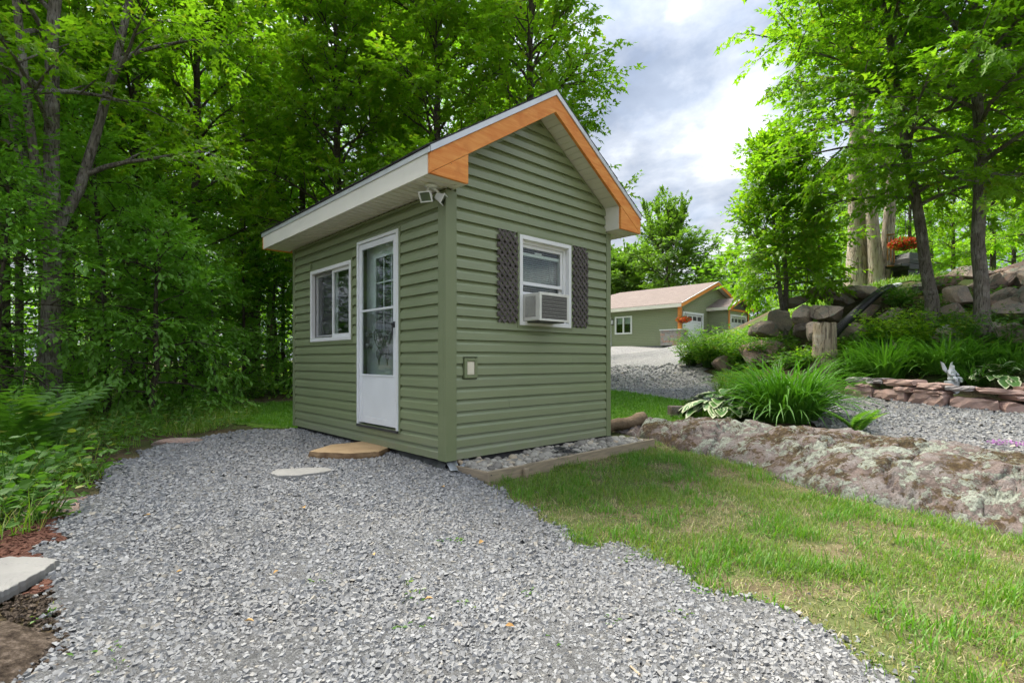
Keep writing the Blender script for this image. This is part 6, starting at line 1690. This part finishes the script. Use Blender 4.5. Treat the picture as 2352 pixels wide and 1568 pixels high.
# tiny weeds in the gravel and clover in the lawn
tg = 'tiny weeds in the gravel'
for k, (px, py) in enumerate(((960, 1380), (1065, 1400), (735, 1335), (930, 1340), (1230, 1370), (1285, 1470), (1335, 1243), (1440, 1290), (1550, 1410), (230, 1500), (270, 1545), (955, 1445), (1240, 1365), (1620, 1370), (1480, 1280), (110, 1410), (1030, 1250), (1390, 1425))):
    q = gpt(px, py); leafy('tiny_weed', q.x, q.y, 'tiny green weed sprouting from the crushed stone', tg, 5, .045, .06, .035, 6, 'leaf', 'leaf_weed', 300 + k, dz=.02)
cl = 'broad leaved tufts in the lawn'
for k, (px, py) in enumerate(((1240, 1165), (1500, 1120), (1440, 1190), (1630, 1240), (1880, 1300), (2010, 1380), (2100, 1330), (1750, 1290), (2240, 1460), (1960, 1400), (1560, 1060), (1310, 1090), (2180, 1250), (1700, 1180))):
    q = gpt(px, py); leafy('lawn_weed', q.x, q.y, 'small clover like weed tuft growing in the patchy lawn', cl, 9, .06, .12, .035, 7, 'leaf', 'leaf_weed', 340 + k, dz=.0)
q = gpt(1410, 965); leafy('ground_creeper', q.x, q.y, 'bright creeper over the stones behind the shed corner', None, 14, .14, .4, .06, 10, 'leaf', 'leaf_shrub', 380)
PF = np.array([hit(2270, 1030), hit(2352, 1036), np.array([5.4, 5.1]), np.array([4.9, 5.5])])
cover('undergrowth', PF, 700, .025, .06, 'flower_purple', 'mat of tiny purple thyme flowers at the drive edge', 97)

cover('clover', LAWN, 9000, .016, .03, 'leaf_weed', 'clover and small broad leaved weeds spread through the lawn', 98, keep=lambda x, y: patch(x, y, 2.0, 14.0, .50, .62))
# ---------------------------------------------------------------- mulch, leaves, sticks
for k, (px, py) in enumerate(((975, 1395), (700, 1180), (1110, 1255), (560, 1445), (860, 1290), (420, 1330), (1160, 1460), (1020, 1130), (640, 1330), (330, 1200))):
    q = gpt(px, py); V = BEECH_V * random.uniform(.03, .05); V[:, 2] += np.abs(V[:, 1]) * .6
    tag(mobj('fallen_leaf', np_mesh('fallen_leaf', V, BEECH_F, False, MAT['leaf_dead']), None, (q.x, q.y, q.z + .035), (random.uniform(-.3, .3), random.uniform(-.3, .3), k * 2.1)), 'small dry brown leaf lying on the crushed stone', 'leaf', 'dry leaves on the crushed stone')
MU = np.array([hit(*p) for p in ((-40, 1400), (110, 1380), (125, 1290), (185, 1185), (100, 1195), (-60, 1260))])
FS = np.array([gz(*p, G(*hit(60, 1315)) + .05) for p in ((-70, 1285), (20, 1272), (95, 1272), (146, 1284), (95, 1318), (30, 1353), (-70, 1395))])
P = scatter(MU, 1800, None, 61); P = P[~inpoly(FS, P[:, 0], P[:, 1])]; o = stones('mulch', P, .022, MAT['mulch_red'], 62, (.15, .35), .3); tag(o, 'red wood chip mulch round the big flagstone', 'mulch', kind='stuff')
DM = np.array([hit(*p) for p in ((-60, 1568), (110, 1568), (118, 1400), (112, 1370), (-60, 1400))])
P = scatter(DM, 450, None, 63); o = stones('soil_crumbs', P, .014, MAT['dirt_rock'], 64, edge=.03); tag(o, 'brown soil crumbs and grit round the half buried boulder', 'soil', kind='stuff')
for k, (px, py, s) in enumerate(((2040, 1140, .10), (2100, 1138, .13), (1875, 1108, .06))):
    q = gpt(px, py); V = MAPLE_V * s; V[:, 2] += np.abs(V[:, 1]) * .5 + .02
    tag(mobj('dead_leaf', np_mesh('dead_leaf', V, MAPLE_F, False, MAT['leaf_dead']), None, (q.x, q.y - .04, q.z + .02), (random.uniform(-.4, .4), .3, k * 2.0)), ('curled brown leaf lying against the outcrop', 'large curled brown leaf below the lichen', 'small brown leaf in the lawn by the outcrop')[k], 'leaf')
q0, q1 = gpt(1448, 1548), gpt(1470, 1575)
tag(MB().tube([q0 + Vector((0, 0, .02)), q1 + Vector((0, 0, .025))], .004, 6).build('stick', MAT['board_pine']), 'short pale stick on the crushed stone', 'stick')

# ---------------------------------------------------------------- stump, pipe, barbecue, basket, chime, statue
st = gpt(1895, 838); st = at(1895, 836, 10.5); sg0 = G(st.x, st.y)
stump = empty('tree_stump', (st.x, st.y, sg0)); tag(stump, 'tall weathered tree stump in the flower bed above the wall', 'stump')
top_ = at(1895, 742, 10.5).z - sg0
mb = MB(); n = 22; rings = []
for k, (f, rr) in enumerate(((-.15, .30), (0, .27), (.12, .235), (.4, .212), (.7, .208), (.92, .20), (1.0, .196))):
    for j in range(n):
        a = 2 * math.pi * j / n; rad = rr * (1 + .10 * math.sin(3 * a + k * .2) * (1.6 if k < 2 else .5) + .05 * math.sin(8 * a + 1))
        mb.v.append((rad * math.cos(a), rad * math.sin(a), f * top_ + (.012 * math.sin(5 * a) if k > 4 else 0)))
for k in range(6):
    for j in range(n): mb.f.append((k * n + j, k * n + (j + 1) % n, (k + 1) * n + (j + 1) % n, (k + 1) * n + j))
mb.build('trunk', MAT['bark_stump'], stump, True)
mb = MB(); mb.v = [(.192 * (1 + .05 * math.sin(3 * a) + .05 * math.sin(8 * a + 1)) * math.cos(a), .192 * (1 + .05 * math.sin(3 * a) + .05 * math.sin(8 * a + 1)) * math.sin(a), top_ + .004 + .012 * math.sin(5 * a)) for a in (2 * math.pi * j / n for j in range(n))] + [(0, 0, top_ - .015)]
mb.f = [(j, (j + 1) % n, n) for j in range(n)]; mb.build('cut_face', MAT['bark_stump'], stump)
pts = [at(2066, 656, 12.5), at(2040, 662, 12.2), at(2015, 675, 11.8), at(1985, 700, 11.35), at(1955, 728, 11.0), at(1930, 752, 10.85), at(1905, 785, 10.8), at(1880, 810, 10.7), at(1862, 830, 10.6)]
def smooth(pts, m):
    out = []
    for i in range(len(pts) - 1):
        p0, p1, p2, p3 = pts[max(i - 1, 0)], pts[i], pts[i + 1], pts[min(i + 2, len(pts) - 1)]
        for k in range(m):
            t = k / m; out.append(.5 * ((2 * p1) + (p2 - p0) * t + (2 * p0 - 5 * p1 + 4 * p2 - p3) * t * t + (3 * p1 - p0 - 3 * p2 + p3) * t ** 3))
    return out + [pts[-1]]
sp_ = smooth(pts, 24)
pipe = empty('drain_pipe', tuple(pts[-1])); tag(pipe, 'black corrugated drain pipe running down the boulder bank', 'pipe')
mb = MB(); mb.tube([p - pts[-1] for p in sp_[18:]], [.082 + .008 * (1 if i % 2 else -1) for i in range(len(sp_[18:]))], 14); mb.build('hose', MAT['black_plastic'], pipe)
mb = MB(); mb.tube([p - pts[-1] for p in sp_[:20]], .074, 14); mb.build('pipe_end', MAT['statue_white'], pipe, True)
c = at(2088, 642, 14.0)
bq = empty('barbecue', (c.x, c.y, G(c.x, c.y)), .25); tag(bq, 'dark grey gas barbecue with closed hood on the terrace', 'barbecue')
zb_ = c.z - G(c.x, c.y) + .12
MB().prism([(-.27, -.24, zb_ + .26), (.27, -.24, zb_ + .26), (.22, -.20, zb_ + .42), (.13, -.13, zb_ + .58), (-.13, -.13, zb_ + .58), (-.22, -.20, zb_ + .42)], (0, .45, 0)).build('hood', MAT['dark_metal'], bq, bevel=.02)
MB().box(-.30, .30, -.25, .25, zb_ + .10, zb_ + .255).build('firebox', MAT['dark_metal'], bq, bevel=.02)
MB().box(-.55, -.31, -.24, .22, zb_ + .18, zb_ + .25).build('side_shelf', MAT['dark_metal'], bq, bevel=.01)
MB().box(.31, .50, -.24, .22, zb_ + .18, zb_ + .25).build('side_shelf', MAT['dark_metal'], bq, bevel=.01)
MB().box(-.28, .28, -.20, .20, -.05, zb_ + .095).build('cabinet', MAT['black_plastic'], bq)
MB().tube([(-.2, -.27, zb_ + .36), (.2, -.27, zb_ + .36)], .012, 8).build('handle', MAT['nickel'], bq)
def basket(c, s, label, chain=.45, nflow=900, seed=1, flat=.55):
    b = empty('hanging_basket', tuple(c)); tag(b, label, 'flower basket')
    MB().lathe([(.05 * s, -.20 * s), (.16 * s, -.14 * s), (.24 * s, -.02 * s), (.26 * s, .02 * s), (.2 * s, .03 * s)], n=18).build('basket', MAT['basket_coir'], b, True)
    for k in range(3):
        a = k * 2.1; MB().tube([(.25 * s * math.cos(a), .25 * s * math.sin(a), 0), (0, 0, chain)], .006, 5).build('chain', MAT['dark_metal'], b)
    r = np.random.default_rng(seed)
    d = unit(r.normal(0, 1, (nflow, 3))); d[:, 2] = d[:, 2] * .9
    R_ = .36 * s * r.uniform(.6, 1.05, nflow); P = d * R_[:, None] * np.array([1.15, 1.15, flat])
    N = d + r.normal(0, .5, d.shape); D = r.normal(0, 1, d.shape)
    V, F = leaf_arrays(P, D, N, .07 * s * r.uniform(.7, 1.3, nflow), *TPL['maples']); mobj('flowers', np_mesh('flowers', V, F, False, MAT['flower_red']), b)
    k = nflow // 2; V, F = leaf_arrays(P[:k] * .92, D[:k][:, ::-1], N[:k], .09 * s * r.uniform(.7, 1.3, k), *TPL['leaf']); mobj('foliage', np_mesh('foliage', V, F, False, MAT['leaf_weed']), b)
    return b
basket(at(2078, 560, 12.6), .80, 'hanging basket of red flowers above the barbecue', 1.3, seed=5)
hk = at(1570, 734, 33.6); basket(hk, 1.15, 'hanging basket of red flowers on the garage porch post', .7, 700, 6)
c = at(2046, 610, 13.9); ch = empty('wind_chime', tuple(c)); tag(ch, 'wooden wind chime hanging beside the pale trunk', 'wind chime')
MB().lathe([(.10, 0), (.10, .02)], n=14).build('top_disc', MAT['chime_wood'], ch); ch.location.z = at(2046, 540, 13.9).z
for k in range(6):
    a = k * 1.047; MB().tube([(.08 * math.cos(a), .08 * math.sin(a), -.05), (.08 * math.cos(a), .08 * math.sin(a), -.55 - .04 * k)], .014, 8).build('tube', MAT['chime_wood'], ch)
MB().tube([(0, 0, 1.2), (0, 0, -.78)], .005, 5).build('cord', MAT['dark_metal'], ch)
MB().lathe([(.0, -.02), (.09, -.01), (.09, .01), (.0, .02)], (0, 0, -.82), 12).build('sail', MAT['chime_wood'], ch)
# small white cherub statue sitting on the wall, wings raised
w_ = wall_at(WLEN * .47); sx, sy = 7.95, 8.62
cs = at(2186, 880, 8.62); sx, sy = cs.x, cs.y
stt = empty('garden_statue', (sx, sy, G(sx, sy)), .3); tag(stt, 'small white winged garden statue sitting above the stone wall', 'statue')
hz = max(0.0, cs.z - G(sx, sy))
MB().lathe([(.10, -.1), (.10, hz + .03), (.085, hz + .04)], n=14).build('base', MAT['statue_white'], stt)
sk = bpy.data.meshes.new('figure')
J = [(0, 0, .10), (0, .005, .20), (0, 0, .27), (0, -.01, .335), (.045, -.01, .10), (.06, -.10, .12), (.055, -.11, .04), (-.045, -.01, .10), (-.06, -.10, .12), (-.055, -.11, .04), (.055, 0, .235), (.085, -.03, .17), (.035, -.075, .17), (-.055, 0, .235), (-.085, -.03, .17), (-.035, -.075, .17)]
E_ = [(0, 1), (1, 2), (2, 3), (0, 4), (4, 5), (5, 6), (0, 7), (7, 8), (8, 9), (1, 10), (10, 11), (11, 12), (1, 13), (13, 14), (14, 15)]
sk.from_pydata([(a, b, c_ + hz - .03) for a, b, c_ in J], E_, []); sk.materials.append(MAT['statue_white'])
fg = mobj('figure', sk, stt); md = fg.modifiers.new('skin', 'SKIN'); 
RR = [.06, .055, .028, .05, .04, .032, .022, .04, .032, .022, .028, .022, .018, .028, .022, .018]
for v_, rr in zip(sk.skin_vertices[0].data if sk.skin_vertices else [], RR): v_.radius = (rr, rr)
ms = fg.modifiers.new('sub', 'SUBSURF'); ms.levels = 2; ms.render_levels = 2
for s in (-1, 1):
    MB().prism([(s * .02, .04, hz + .15), (s * .10, .06, hz + .22), (s * .14, .07, hz + .36), (s * .08, .06, hz + .33), (s * .03, .05, hz + .24)], (0, .015, 0)).build('wing', MAT['statue_white'], stt, bevel=.004)
